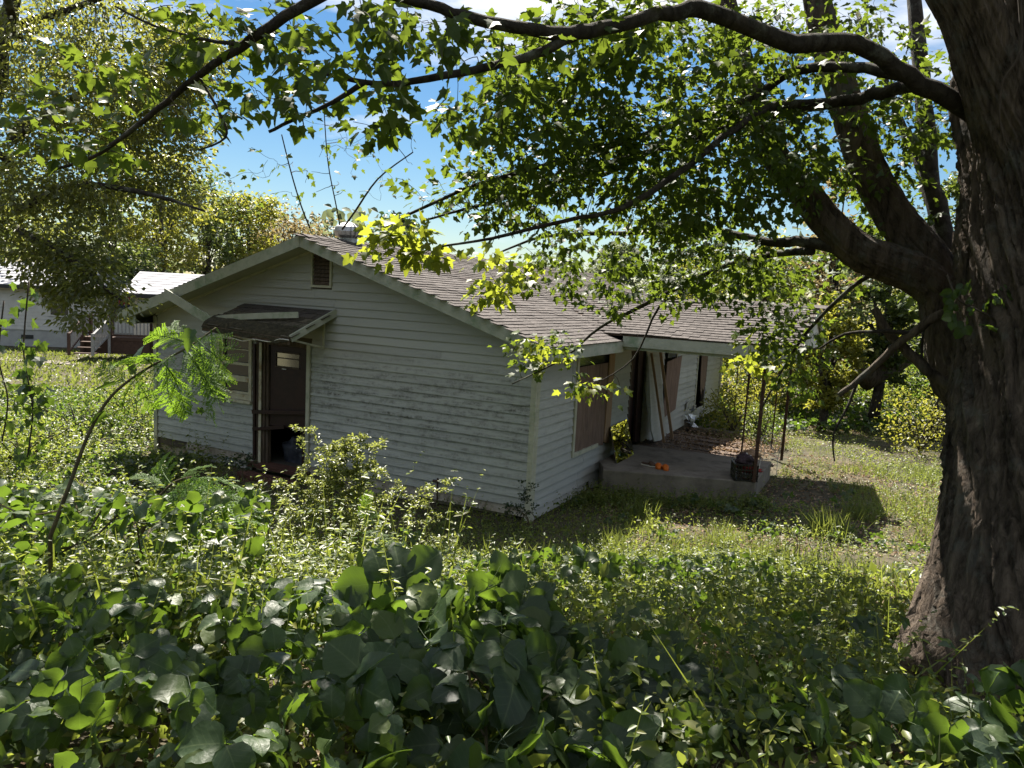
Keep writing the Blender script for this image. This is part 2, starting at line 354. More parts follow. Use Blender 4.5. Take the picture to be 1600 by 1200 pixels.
M['shingle_dark'] = surf('mossy_shingle', (.05, .045, .035), (.13, .11, .085), 14, .95, per_obj=.2, c3=(.03, .04, .015), scale3=4, bump=.8, bscale=60)
M['moss'] = surf('rotten_moss', (.018, .018, .01), (.06, .05, .03), 16, 1, bump=1, bscale=40)
M['plywood'] = surf('weathered_plywood', (.13, .085, .065), (.22, .15, .12), 5, .85, stretch=(6, 6, .6), c3=(.09, .06, .05), scale3=2)
M['lumber'] = surf('bare_lumber', (.25, .16, .10), (.36, .24, .16), 5, .8, stretch=(8, 8, .5))
M['old_wood'] = surf('rotting_wood', (.06, .045, .035), (.14, .1, .08), 6, .9, stretch=(3, 3, .6), bump=.5)
M['door_red'] = surf('dark_red_door_paint', (.020, .008, .007), (.036, .014, .012), 6, .55, c3=(.03, .01, .008), scale3=3)
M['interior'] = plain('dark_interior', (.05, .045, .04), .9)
M['frame'] = surf('old_window_paint', (.42, .38, .28), (.55, .52, .42), 8, .7, c3=(.25, .18, .1), scale3=5)
M['glass'] = pane_mat('dusty_window_glass'); M['curtain'] = plain('curtain_cloth', (.05, .055, .07), .9)
M['concrete'] = surf('stained_concrete', (.10, .087, .074), (.225, .20, .17), 3, .9, c3=(.15, .13, .105), scale3=1.5, bump=.3, bscale=30)
M['block'] = surf('stucco_block', (.3, .25, .19), (.42, .36, .28), 5, .9, c3=(.1, .08, .06), scale3=3)
M['rust'] = surf('rusty_iron', (.05, .025, .018), (.10, .06, .045), 20, .8, metal=.3)
M['door_glass'] = plain('dusty_mirrored_door_glass', (.42, .44, .40), .12, 1.); M['mirror'] = plain('mirror_glass', (.88, .9, .86), .015, 1.)  # door pane made mirror-like so that it shows a bright reflection
M['foil'] = surf('foil_insulation', (.65, .7, .78), (.85, .88, .92), 20, .3, metal=.9, bump=1)
M['brick'] = surf('red_brick', (.07, .03, .022), (.12, .055, .04), 12, .9, per_obj=.25)
M['black_plastic'] = plain('black_plastic', (.012, .012, .013), .4)
M['orange'] = surf('orange_foam', (.45, .10, .012), (.55, .14, .018), 20, .6)
M['brown_leather'] = surf('brown_leather', (.06, .035, .025), (.1, .06, .045), 20, .7)
M['white_cloth'] = surf('dirty_white_cloth', (.5, .47, .44), (.68, .66, .62), 10, .9)
M['red_cloth'] = surf('red_cloth', (.2, .02, .02), (.28, .05, .045), 10, .9)
M['dark_cloth'] = surf('dark_cloth', (.03, .02, .025), (.06, .04, .05), 10, .9)
M['blue_bag'] = surf('blue_grey_plastic', (.025, .028, .042), (.06, .064, .09), 6, .5)
M['wire'] = plain('white_wire', (.6, .58, .55), .5)
M['galv'] = surf('galvanised_metal', (.33, .34, .35), (.48, .49, .5), 8, .5, metal=.7)
M['white_siding'] = surf('white_vinyl', (.48, .47, .44), (.56, .55, .53), 3, .6)
M['cream_siding'] = surf('cream_vinyl', (.58, .53, .42), (.66, .61, .5), 3, .6)
M['grey_shingle'] = surf('pale_grey_shingle', (.26, .26, .28), (.36, .36, .38), 6, .9, per_obj=.05)
M['foundation'] = surf('grey_block', (.3, .3, .29), (.38, .38, .36), 4, .9)
M['deck'] = surf('red_stained_wood', (.045, .025, .018), (.075, .042, .03), 8, .8)
M['grey_rail'] = surf('greyed_wood', (.2, .2, .2), (.3, .29, .28), 8, .8)
M['navy'] = surf('navy_cloth', (.012, .015, .035), (.025, .03, .06), 8, .9)
M['bark'] = bark('maple_bark', (.025, .019, .015), (.21, .165, .13), (.14, .137, .12), 14, .16, 1., .1)
M['limb'] = bark('limb_bark', (.015, .012, .010), (.07, .06, .05), (.14, .145, .125), 11, .6, 1., .05)
M['twig'] = bark('twig_bark', (.035, .027, .022), (.08, .062, .05), (.06, .055, .045), 12, 1, .4, .01)
M['greentwig'] = bark('green_stem', (.06, .05, .03), (.12, .10, .06), (.1, .09, .05), 12, 1, .3, .01)
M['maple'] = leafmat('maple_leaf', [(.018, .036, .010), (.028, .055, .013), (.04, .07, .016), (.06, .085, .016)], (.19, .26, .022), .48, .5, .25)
M['lit_maple'] = leafmat('sunlit_yellow_maple_leaf', [(.05, .085, .018), (.08, .12, .018), (.13, .13, .018)], (.42, .47, .04), .55, .45, .35)  # yellower maple leaf, brightened in its colour to look sunlit
M['kudzu'] = leafmat('kudzu_leaf', [(.018, .032, .02), (.026, .046, .022), (.036, .062, .024), (.06, .085, .022)], (.21, .34, .025), .38, .45, .36, vein=True)
M['weed'] = leafmat('weed_leaf', [(.03, .055, .016), (.05, .085, .02), (.09, .12, .028), (.15, .15, .04)], (.39, .46, .06), .45, .42, .45)
M['small'] = leafmat('privet_leaf', [(.06, .085, .025), (.09, .12, .035), (.16, .17, .06)], (.42, .46, .09), .45, .36, .65)
M['mimosa'] = leafmat('mimosa_leaflet', [(.05, .10, .02), (.07, .13, .025), (.09, .15, .03)], (.28, .45, .03), .5, .6, .25)
M['grass'] = leafmat('grass_blade', [(.03, .055, .014), (.05, .08, .02), (.08, .105, .03), (.14, .14, .055)], (.34, .40, .06), .42, .42, .5)
M['litter'] = leafmat('dry_leaf', [(.1, .06, .035), (.17, .11, .07), (.25, .18, .12), (.32, .25, .18)], (.3, .18, .08), .2, .8, .2)
M['oak'] = leafmat('small_oak_leaf', [(.03, .045, .014), (.05, .07, .02), (.075, .09, .025), (.11, .11, .03)], (.36, .38, .06), .48, .35, .6)
M['far_green'] = leafmat('far_green_leaf', [(.03, .05, .018), (.05, .08, .022), (.08, .10, .03)], (.24, .3, .05), .42, .45, .5)
M['far_yellow'] = leafmat('far_yellow_leaf', [(.08, .10, .02), (.14, .15, .025), (.2, .18, .03)], (.42, .42, .05), .48, .45, .5)
M['far_tan'] = leafmat('far_autumn_leaf', [(.12, .09, .045), (.17, .12, .06), (.11, .11, .04)], (.36, .28, .11), .42, .5, .4)
M['far_grey'] = leafmat('far_greygreen_leaf', [(.05, .07, .04), (.08, .10, .06), (.11, .12, .07)], (.24, .28, .12), .4, .5, .4)
M['magnolia'] = leafmat('dark_evergreen_leaf', [(.012, .025, .01), (.02, .04, .014), (.03, .05, .018)], (.08, .14, .02), .3, .3, .6)

# ------------------------------------------------------------------ ground
def sstep(a, b, x): t = np.clip((x - a) / (b - a), 0, 1); return t * t * (3 - 2 * t)
def ground_z(x, y):
    x = np.asarray(x, float); y = np.asarray(y, float)
    s, r = to_sr(x, y)
    sp = s - .12 * np.clip(r, -1, 5)
    bank = np.interp(sp, [-4, 0, 1.5, 3, 4.7, 6, 7.5, 9, 10.5], [1.8, 1.75, 1.62, 1.38, .98, .62, .28, .06, 0.])
    low = np.where(x < 0, -.12 + .017 * x, -.12 + .05 * x); low = np.clip(low, -.27, .08)
    far = 1.6 * sstep(24, 36, s) * sstep(3, 9, r) + .5 * sstep(14, 26, s) * sstep(-7, -11, r) * 0
    bank = bank - .42 * np.exp(-((s - 4.1)**2 + (r - 3.5)**2) / 1.7)
    return bank + low * sstep(4, 8, s) + far + .07 * (fbm(x * .8, y * .8, 0, 3, 3) - .45) * sstep(0, 2, s + 2)
g = np.sinh(np.linspace(-5.6, 5.6, 176)) / math.sinh(5.6)
gx, gy = np.meshgrid(g * 900 + 2, g * 900 - 3)
gv = np.stack([gx.ravel(), gy.ravel(), ground_z(gx, gy).ravel()], 1)
n_ = 176; ii = (np.arange(n_ - 1)[:, None] * n_ + np.arange(n_ - 1)[None]).ravel()
M['soil'] = surf('leafy_soil', (.03, .026, .015), (.085, .07, .042), 3.5, .95, c3=(.035, .045, .016), scale3=.6, bump=.8, bscale=30)
gr_o = build('ground', gv, np.stack([ii, ii + 1, ii + n_ + 1, ii + n_], 1), M['soil'], smooth=True); gr_o['kind'] = 'structure'
def gz(x, y): return float(ground_z(x, y))

# ------------------------------------------------------------------ the white house
house = thing('house', (-4.2, 0, -.25), 'derelict white clapboard house with sagging roof and boarded front windows', 'house')
CW = .141
def wedge_board(name, p0, p1, z0, z1, nrm, mat, parent, tl=0., tr=0., jit=.004):
    """one lapped siding board between two floor points; tl/tr slope the top ends (gable)"""
    p0, p1, nrm = A([*p0, 0.]), A([*p1, 0.]), A([*nrm, 0.]); d = (p1 - p0) / np.linalg.norm(p1 - p0)
    if np.linalg.norm(p1 - p0) < .06: return None
    q0, q1 = p0 + d * tl, p1 - d * tr; k = .030 + random.uniform(0, jit); j0, j1 = random.uniform(-.004, .004), random.uniform(-.004, .004)
    n = max(1, int(np.linalg.norm(p1 - p0) / .7)); v = []; f = []
    for i in range(n + 1):
        t = i / n; p = p0*(1-t) + p1*t; q = q0*(1-t) + q1*t; j = j0*(1-t) + j1*t + (random.uniform(-.006, .005) if 0 < i < n else 0); kk = k + random.uniform(-.003, .004)
        v += [p + A([0, 0, z0 + j]), p + nrm*kk + A([0, 0, z0 + j]), q + nrm*.004 + A([0, 0, z1 + .012]), q + A([0, 0, z1 + .012])]
        if i: b = 4*(i-1); f += [(b, b+4, b+5, b+1), (b+1, b+5, b+6, b+2), (b+2, b+6, b+7, b+3), (b+3, b+7, b+4, b)]
    f += [(0, 1, 2, 3), (4*n+3, 4*n+2, 4*n+1, 4*n)]
    return build(name, v, f, mat, parent)
def cut(segs, a, b):
    out = []
    for x0, x1 in segs:
        if b <= x0 or a >= x1: out.append((x0, x1)); continue
        if a > x0: out.append((x0, a))
        if b < x1: out.append((b, x1))
    return out
XL, XM, SLP = -8.4, -4.2, .325
RIDGE = 4.06
def roof_z(x): return RIDGE - SLP * abs(x - XM)
WIN = (-6.66, -5.74, 1.09, 2.26); DOOR = (-5.66, -4.33, -.02, 2.24); VENT = (-4.36, -3.9, 3.22, 3.86)
# gable wall: sheathing shell, then the boards one by one
mb = MB(); W0, W1 = .012, .10
def wallbox(m, x0, x1, z0, z1): m.box(x0, x1, W0, W1, z0, z1)
for x0, x1, z0, z1 in ((XL, WIN[0], -.06, 2.6), (WIN[0], WIN[1], -.06, WIN[2]), (WIN[0], WIN[1], WIN[3], 2.6), (WIN[1], DOOR[0], -.06, 2.6), (DOOR[0], DOOR[1], DOOR[3], 2.6), (DOOR[1], -.002, -.05, 2.6)):
    wallbox(mb, x0, x1, z0, z1)
mb.prism([(XL, W0, 2.602), (-.002, W0, 2.602), (-.002, W0, roof_z(0) - .13), (XM, W0, RIDGE - .13), (XL, W0, roof_z(XL) - .13)], (0, W1 - W0, 0))
gable = mb.build('gable_wall', M['sheath'], house)
z = -.06
while z < 4.0:
    z1 = z + CW; zt = RIDGE - .13
    def half(zz): return (zt - zz) / SLP
    a0, a1 = max(XL + .07, XM - half(z)), min(-.055, XM + half(z)); b0, b1 = max(XL + .07, XM - half(z1)), min(-.055, XM + half(z1))
    if a1 - a0 < .3 or b1 - b0 < .15: break
    segs = [(a0, a1)]
    for (o0, o1, oz0, oz1) in (WIN, DOOR, VENT):
        if oz0 - .02 < z + CW * .5 < oz1 + .03: segs = cut(segs, o0, o1)
    if z < 0: segs = [(max(x0, -7.5), x1) for x0, x1 in segs]
    for x0, x1 in segs:
        parts = [(x0, x1)]
        if x1 - x0 > 3.2:                                          # butt joints, staggered
            c = x0 + (x1 - x0) * random.uniform(.3, .7); parts = [(x0, c - .002), (c + .002, x1)]
        for u0, u1 in parts:
            wedge_board('siding_board', (u0, W0), (u1, W0), z, z1, (0, -1), M['siding'] if z > .0 else M['muddy'], gable,
                        b0 - a0 if u0 == a0 and b0 > a0 else 0., a1 - b1 if u1 == a1 and b1 < a1 else 0.)
    z = z1
for zz, x0, x1 in ((-.202, -7.5, -5.75), (-.344, -7.5, -5.75), (-.2, -3.6, -1.9)):
    wedge_board('skirt_board', (x0, .025), (x1, .025), zz, zz + CW, (0, -1), M['siding'] if x0 < -5 else M['muddy'], gable)
mb = MB(); mb.box(XL + .03, -7.52, .06, .3, -.5, .03); mb.box(-5.72, -.3, .09, .3, -.5, -.052); mb.build('foundation', M['block'], house)
# corner boards
mb = MB(); mb.box(-.052, .034, -.052, -.006, -.13, 2.5); mb.box(-.005, .036, -.004, .09, -.13, 2.5)
cb = mb.build('corner_board', M['trim'], house)
mb = MB(); mb.box(XL - .03, XL + .065, -.03, .005, -.28, 2.5); mb.box(XL - .03, XL + .0, .007, .1, -.28, 2.5); mb.build('corner_board', M['trim'], house)
# front wall (x = 0 plane, facing +x)
WF = 12.9
F1 = (1.55, 3.3, .66, 2.3); FD = (4.35, 5.36, .12, 2.32); F2 = (6.75, 7.75, .70, 2.28); F3 = (9.95, 11.1, .42, 2.3)
mb = MB()
ys = [W1 + .002, F1[0], F1[1], FD[0], FD[1], F2[0], F2[1], F3[0], F3[1], WF]
for k in range(len(ys) - 1):
    o = {1: F1, 3: FD, 5: F2, 7: F3}.get(k); y0, y1 = ys[k], ys[k+1]
    if o: mb.box(-.10, -.012, y0, y1, o[3], 2.55); mb.box(-.10, -.012, y0, y1, -.1, o[2])
    else: mb.box(-.10, -.012, y0, y1, -.1, 2.55)
front = mb.build('front_wall', M['sheath'], house)
z = -.115
while z < 2.48:
    segs = [(.10, WF - .06)]
    for o in (F1, FD, F2, F3):
        if o[2] - .03 < z + CW * .5 < o[3] + .02: segs = cut(segs, o[0], o[1])
    if z < .3: segs = [(a, min(b, 3.9)) for a, b in segs if a < 3.9] + ([(5.4, 9.0), (9.6, WF - .06)] if z > .1 else [])
    for a, b in segs:
        pp = [(a, b)] if b - a < 2.6 else [(a, a + (b - a) * .46 - .002), (a + (b - a) * .46 + .002, b)]
        for u0, u1 in pp:
            if z < -.1: u1 = min(u1, 2.3)
            w_ = wedge_board('siding_board', (-.012, u0), (-.012, u1), z, z + CW, (1, 0), M['siding_front'], front)
    z += CW
# broken, sagging tail boards under the boarded window
for (y0, y1, zz, drop) in ((2.4, 3.55, -.1, .03), (2.9, 3.95, .03, .04)):
    build('siding_board', [(.02, y0, zz), (.05, y0, zz), (.016, y0, zz + .14), (0, y0, zz + .14), (.04, y1, zz - drop), (.08, y1 - .03, zz - drop), (.03, y1, zz + .13 - drop), (.01, y1, zz + .13 - drop)],
          [(0,1,2,3), (7,6,5,4), (1,5,6,2), (0,4,5,1), (3,2,6,7), (0,3,7,4)], M['siding_front'], front)
MB().box(-.004, .05, WF - .06, WF + .05, .05, 2.5).build('corner_board', M['trim'], house)
# other walls and the dark inside
mb = MB(); mb.box(XL, XL + .1, .102, WF, -.2, 2.55); mb.box(XL + .102, -.102, WF - .1, WF - .002, -.2, 2.55); mb.prism([(XL, WF - .1, 2.552), (0, WF - .1, 2.552), (0, WF - .1, roof_z(0) - .13), (XM, WF - .1, RIDGE - .13), (XL, WF - .1, roof_z(XL) - .13)], (0, .098, 0))
mb.build('rear_wall', M['white_siding'], house)
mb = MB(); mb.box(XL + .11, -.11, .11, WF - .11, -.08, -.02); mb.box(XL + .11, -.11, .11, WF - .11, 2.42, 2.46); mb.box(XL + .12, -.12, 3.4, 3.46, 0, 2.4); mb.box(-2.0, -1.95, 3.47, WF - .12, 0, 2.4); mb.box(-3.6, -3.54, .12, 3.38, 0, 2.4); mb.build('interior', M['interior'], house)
# gable vent
mb = MB()
for q in ((VENT[0], VENT[0]+.04, VENT[2], VENT[3]), (VENT[1]-.04, VENT[1], VENT[2], VENT[3]), (VENT[0]+.04, VENT[1]-.04, VENT[2], VENT[2]+.04), (VENT[0]+.04, VENT[1]-.04, VENT[3]-.04, VENT[3])): mb.box(q[0], q[1], -.042, .011, q[2], q[3])
vent = mb.build('gable_vent', M['trim'], house)
for k in range(8):
    zz = VENT[2] + .05 + k * .067; build('louvre', [(VENT[0]+.042, -.026, zz), (VENT[1]-.042, -.026, zz), (VENT[1]-.042, .006, zz+.058), (VENT[0]+.042, .006, zz+.058), (VENT[0]+.042, -.02, zz-.004), (VENT[1]-.042, -.02, zz-.004), (VENT[1]-.042, .01, zz+.052), (VENT[0]+.042, .01, zz+.052)],
        [(0,1,2,3), (7,6,5,4), (0,4,5,1), (2,6,7,3), (0,3,7,4), (1,5,6,2)], M['old_wood'], vent)
# ---- roof planes
YA, YB = -.46, WF + .4
XE = .42; XW = -8.85
def slab(m, x0, x1, y0, y1, t0, t1):
    m.add([(x0, y0, roof_z(x0)+t0), (x1, y0, roof_z(x1)+t0), (x1, y1, roof_z(x1)+t0), (x0, y1, roof_z(x0)+t0), (x0, y0, roof_z(x0)+t1), (x1, y0, roof_z(x1)+t1), (x1, y1, roof_z(x1)+t1), (x0, y1, roof_z(x0)+t1)],
          [(0,3,2,1), (4,5,6,7), (0,1,5,4), (1,2,6,5), (2,3,7,6), (3,0,4,7)])
mb = MB(); slab(mb, XM, XE, YA, YB, -.03, -.002); slab(mb, XW, XM, YA, YB, -.03, -.002)
roof = mb.build('roof', M['old_wood'], house)
def tab_mesh(w, h, name):
    t = .009
    v = [(0, 0, .001), (w, 0, .001), (w, h*1.15, .001), (0, h*1.15, .001), (0, 0, .001+t*1.7), (w, 0, .001+t*1.7), (w, h*1.15, .001+t*.35), (0, h*1.15, .001+t*.35)]
    return A(v), [(0,3,2,1), (4,5,6,7), (0,1,5,4), (1,2,6,5), (2,3,7,6), (3,0,4,7)]
EXP, TW = .122, .30
tv, tf = tab_mesh(TW - .005, EXP, 't'); tabs_me = mesh('shingle', tv, tf, M['shingle'])
cs = 1 / math.sqrt(1 + SLP*SLP); sn = SLP * cs
PE, PR, PZE, PXO = 2.5, 4.5, 2.68, 3.36                             # porch roof: near eave y, ridge y, eave z, outer x
PSL = .325
def porch_z(y): return PZE + PSL * (min(y, 2*PR - y) - PE)
def course_sag(y, k): return .018 * math.sin(y * 1.7 + k * .35) + .012 * math.sin(y * 4.1 + k)
cand = []
nc = int((XE - XM) / cs / EXP) + 1
for k in range(nc):
    dd = k * EXP                                                    # up the slope from the eave
    y = YA - .02 + (TW * .5 if k % 2 else 0) - TW * (k % 2)
    while y < YB:
        x = XE + .03 - dd * cs
        if x > XM + .08:
            zz = roof_z(x) + .004 + random.uniform(0, .004)
            covered = (PE < y < 2*PR - PE) and porch_z(y) > roof_z(x) + .03
            if not covered: cand.append((np.linalg.norm(A([x, y, zz]) - EYE), x + course_sag(y, k) * cs, y + TW, zz))
        y += TW
cand.sort()
bx = A([0, -1., 0]); by = A([-cs, 0, sn]); bz = A([sn, 0, cs])
mm0 = Matrix(((bx[0], by[0], bz[0], 0), (bx[1], by[1], bz[1], 0), (bx[2], by[2], bz[2], 0), (0, 0, 0, 1)))
def place_tab(parent, x, y, zz, base, me, nm='shingle'):
    o = bpy.data.objects.new(nm, me); COL.objects.link(o); o.parent = parent; q = base.copy(); po = org(parent)
    q = Matrix.Rotation(random.uniform(-.012, .012), 4, Vector((0, 0, 1))) @ q
    q[0][3], q[1][3], q[2][3] = x - po[0], y - po[1], zz - po[2]; o.matrix_basis = q
ROT = A([[bx[i], by[i], bz[i]] for i in range(3)])
for d_, x, y, zz in cand[:195]: place_tab(roof, x, y, zz, mm0, tabs_me)
sh = MB()
for d_, x, y, zz in cand[195:]: sh.add((tv @ ROT.T) + A([x, y, zz]), tf)
for k in range(30):                                                 # far slope, courses
    dd = k * EXP; x = XW - .02 + dd * cs; 
    for y0 in np.arange(YA - .02, YB, 1.0):
        sh.add([(x, y0, roof_z(x)+.02), (x, y0+.99, roof_z(x)+.02), (x+EXP*cs, y0+.99, roof_z(x+EXP*cs)+.004), (x+EXP*cs, y0, roof_z(x+EXP*cs)+.004), (x, y0, roof_z(x)+.002), (x, y0+.99, roof_z(x)+.002)], [(0,3,2,1), (0,1,5,4)])
for y0 in np.arange(YA, YB, .3):                                    # ridge caps
    for sg in (-1, 1):
        sh.add([(XM, y0, RIDGE+.035), (XM, y0+.33, RIDGE+.022), (XM+sg*.17, y0+.33, RIDGE-.17*SLP+.022), (XM+sg*.17, y0, RIDGE-.17*SLP+.032)], [(0,1,2,3)])
st_ = sh.build('far_shingles', M['shingle'], house); st_['kind'] = 'stuff'
# rakes, soffits, eaves
def rake(name, xa, xb, mat):
    v = []
    for y in (YA - .03, YA + .01):
        v += [(xa, y, roof_z(xa) - .0), (xb, y, roof_z(xb) - .0), (xb, y, roof_z(xb) - .19), (xa, y, roof_z(xa) - .19)]
    build(name, v, [(0,1,2,3), (7,6,5,4), (0,4,5,1), (1,5,6,2), (2,6,7,3), (3,7,4,0)], mat, house)
rake('rake_board', XM + .004, XE + .02, M['fascia']); rake('rake_board', XM - .004, -6.4, M['fascia']); rake('rake_board', -6.406, XW - .02, M['fascia'])
mb = MB(); slab(mb, XM, XE - .02, YA + .012, -.0, -.16, -.145); slab(mb, XW + .02, XM, YA + .012, -.0, -.16, -.145); mb.build('rake_soffit', M['soffit'], house)
mb = MB()
for x in (XM - .01,): pass
mb.add([(XM, -.03, RIDGE-.16), (-.1, -.03, roof_z(-.1)-.16), (-.1, -.005, roof_z(-.1)-.16), (XM, -.005, RIDGE-.16), (XM, -.03, RIDGE-.2), (-.1, -.03, roof_z(-.1)-.2), (-.1, -.005, roof_z(-.1)-.2), (XM, -.005, RIDGE-.2)], [(0,1,2,3), (7,6,5,4), (0,4,5,1), (1,5,6,2), (3,2,6,7), (0,3,7,4)])
xa = XL + .05
mb.add([(XM, -.03, RIDGE-.16), (xa, -.03, roof_z(xa)-.16), (xa, -.005, roof_z(xa)-.16), (XM, -.005, RIDGE-.16), (XM, -.03, RIDGE-.2), (xa, -.03, roof_z(xa)-.2), (xa, -.005, roof_z(xa)-.2), (XM, -.005, RIDGE-.2)], [(3,2,1,0), (4,5,6,7), (1,5,4,0), (2,6,5,1), (7,6,2,3), (4,7,3,0)])
mb.build('frieze_strip', M['trim'], house)
ez = roof_z(XE); wz = roof_z(XW)
MB().box(XE - .02, XE + .02, YA + .012, PE + .1, ez - .19, ez - .004).build('eave_fascia', M['fascia'], house); MB().box(XE - .02, XE + .02, 2*PR - PE, YB, ez - .19, ez - .004).build('eave_fascia', M['fascia'], house)
mb = MB(); mb.box(.03, XE - .022, YA + .012, YB - .02, ez - .18, ez - .165); mb.build('eave_soffit', M['soffit'], house)
mb = MB(); mb.box(XW - .02, XW + .02, YA + .012, YB, wz - .21, wz - .004); mb.prism([(XW - .01, YA + .011, wz - .02), (XL + .02, YA + .011, roof_z(XL) - .17), (XL + .02, YA + .011, wz - .21), (XW - .01, YA + .011, wz - .21)], (0, .02, 0)); mb.build('eave_fascia', M['fascia'], house)
MB().box(XW + .022, XL, YA + .03, YB - .02, wz - .2, wz - .185).build('eave_soffit', M['soffit'], house)
# fallen trim strip that hangs from the left rake to the awning
P_ = smooth_path([(-7.45, -.53, 2.98), (-7.0, -.56, 2.83), (-6.5, -.6, 2.66), (-6.15, -.62, 2.57), (-5.7, -.66, 2.62), (-5.0, -.58, 2.69), (-4.25, -.46, 2.75)], 4)
v = []; f = []
for k, p in enumerate(P_):
    wd = .085 if k < 12 else .05
    v += [(p[0], p[1], p[2] + wd), (p[0] + .01, p[1] - .012, p[2] - wd), (p[0] + .02, p[1] + .012, p[2] - wd), (p[0] + .01, p[1] + .016, p[2] + wd)]
    if k: b_ = 4*(k-1); f += [(b_+q, b_+(q+1) % 4, b_+4+(q+1) % 4, b_+4+q) for q in range(4)]
f += [(3,2,1,0), tuple(4*(len(P_)-1)+q for q in range(4))]
build('hanging_trim', v, f, M['fascia'], house)
# turbine on the ridge
tb = [(-4.2, .74, RIDGE - .06)]
mb = MB(); mb.tube([(-4.2, .74, RIDGE - .08), (-4.2, .74, RIDGE + .1)], [.15, .15], 14); turb = mb.build('roof_turbine', M['galv'], house)
for k in range(18):
    a_ = k * 2 * math.pi / 18; v = []; f = []
    for q, (rr, hh) in enumerate(((.15, .08), (.24, .13), (.265, .2), (.235, .28), (.14, .345), (.03, .37))):
        for w_ in (0, .36): v.append((-4.2 + rr*(1 - .12*(w_ > 0)) * math.cos(a_ + w_), .74 + rr*(1 - .12*(w_ > 0)) * math.sin(a_ + w_), RIDGE - .03 + hh))
        if q: b_ = 2*(q-1); f.append((b_, b_+1, b_+3, b_+2))
    build('turbine_fin', v, f, M['galv'], turb)
# ---- porch roof (cross gable) with its own shingles
def pslab(m, y0, y1, x0f, x1, t0, t1):
    v = []
    for t in (t0, t1): v += [(x0f(y0), y0, porch_z(y0)+t), (x1, y0, porch_z(y0)+t), (x1, y1, porch_z(y1)+t), (x0f(y1), y1, porch_z(y1)+t)]
    m.add(v, [(3,2,1,0), (4,5,6,7), (0,1,5,4), (1,2,6,5), (2,3,7,6), (3,0,4,7)])
def valley(y): return XM + (RIDGE - porch_z(y)) / SLP - .05
mb = MB(); pslab(mb, PE, PR, valley, PXO, -.03, -.004); pslab(mb, PR, 2*PR-PE, valley, PXO, -.03, -.004); proof = mb.build('porch_roof', M['old_wood'], house)
pcs = 1/math.sqrt(1+PSL*PSL); psn = PSL*pcs
px_, py_, pz_ = A([1., 0, 0]), A([0, pcs, psn]), A([0, -psn, pcs])
pm = Matrix(((px_[0], py_[0], pz_[0], 0), (px_[1], py_[1], pz_[1], 0), (px_[2], py_[2], pz_[2], 0), (0, 0, 0, 1)))
PROT = A([[px_[i], py_[i], pz_[i]] for i in range(3)]); cnt = 0; sh = MB()
for k in range(19):
    y = PE - .03 + k * EXP * pcs
    if y > PR - .05: break
    x = PXO + .02 - TW + (TW*.5 if k % 2 else 0)
    while x > valley(max(y, PE)) - .15:
        if random.random() > (.06 if k < 2 else .0) and x + TW < PXO + .05:
            zz = PZE + PSL * (y - PE) + .003 + random.uniform(0, .004) + .012*math.sin(x*2.3+k*.2)
            if cnt < 105: place_tab(proof, x, y, zz, pm, tabs_me); cnt += 1
            else: sh.add(tv @ PROT.T + A([x, y, zz]), tf)
        x -= TW
for k in range(15):
    y = 2*PR - PE + .02 - k*EXP*pcs
    sh.add([(valley(y), y, porch_z(y)+.016), (PXO+.02, y, porch_z(y)+.016), (PXO+.02, y-EXP*pcs, porch_z(y-EXP*pcs)+.002), (valley(y), y-EXP*pcs, porch_z(y-EXP*pcs)+.002)], [(0,1,2,3)])
for x in np.arange(-1.6, PXO, .3):
    zr = porch_z(PR) + .03
    for sg in (-1, 1): sh.add([(x, PR, zr), (x+.33, PR, zr-.008), (x+.33, PR+sg*.17, zr-.17*PSL-.008), (x, PR+sg*.17, zr-.17*PSL+.004)], [(0,1,2,3)])
so_ = sh.build('porch_shingles', M['shingle'], house); so_['kind'] = 'stuff'
mb = MB(); mb.box(XE + .022, PXO - .02, PE - .02, PE + .03, PZE - .21, PZE - .03); mb.box(XE + .03, PXO - .05, PE + .032, PE + .1, PZE - .26, PZE - .1); mb.build('porch_beam', M['fascia'], house)
mb = MB(); mb.box(XE + .022, PXO - .02, 2*PR-PE - .03, 2*PR-PE + .02, PZE - .21, PZE - .03); mb.build('porch_beam', M['fascia'], house)
mb = MB(); mb.prism([(PXO - .07, PE + .1, PZE - .1), (PXO - .07, 2*PR-PE - .1, PZE - .1), (PXO - .07, PR, porch_z(PR) - .06)], (.03, 0, 0)); mb.build('porch_gable', M['white_siding'], house)
mb = MB()
for y0, y1 in ((PE - .03, PR), (2*PR-PE + .03, PR)):
    mb.add([(PXO - .012, y0, porch_z(y0)-.01), (PXO - .012, y1, porch_z(y1)-.01), (PXO - .012, y1, porch_z(y1)-.17), (PXO - .012, y0, porch_z(y0)-.17), (PXO + .02, y0, porch_z(y0)-.01), (PXO + .02, y1, porch_z(y1)-.01), (PXO + .02, y1, porch_z(y1)-.17), (PXO + .02, y0, porch_z(y0)-.17)], [(0,1,2,3), (7,6,5,4), (0,4,5,1), (1,5,6,2), (2,6,7,3), (3,7,4,0)])
mb.build('porch_rake', M['fascia'], house)
mb = MB(); mb.box(.06, PXO - .08, PE + .12, 2*PR-PE - .05, PZE - .135, PZE - .115); mb.build('porch_ceiling', M['old_wood'], house)
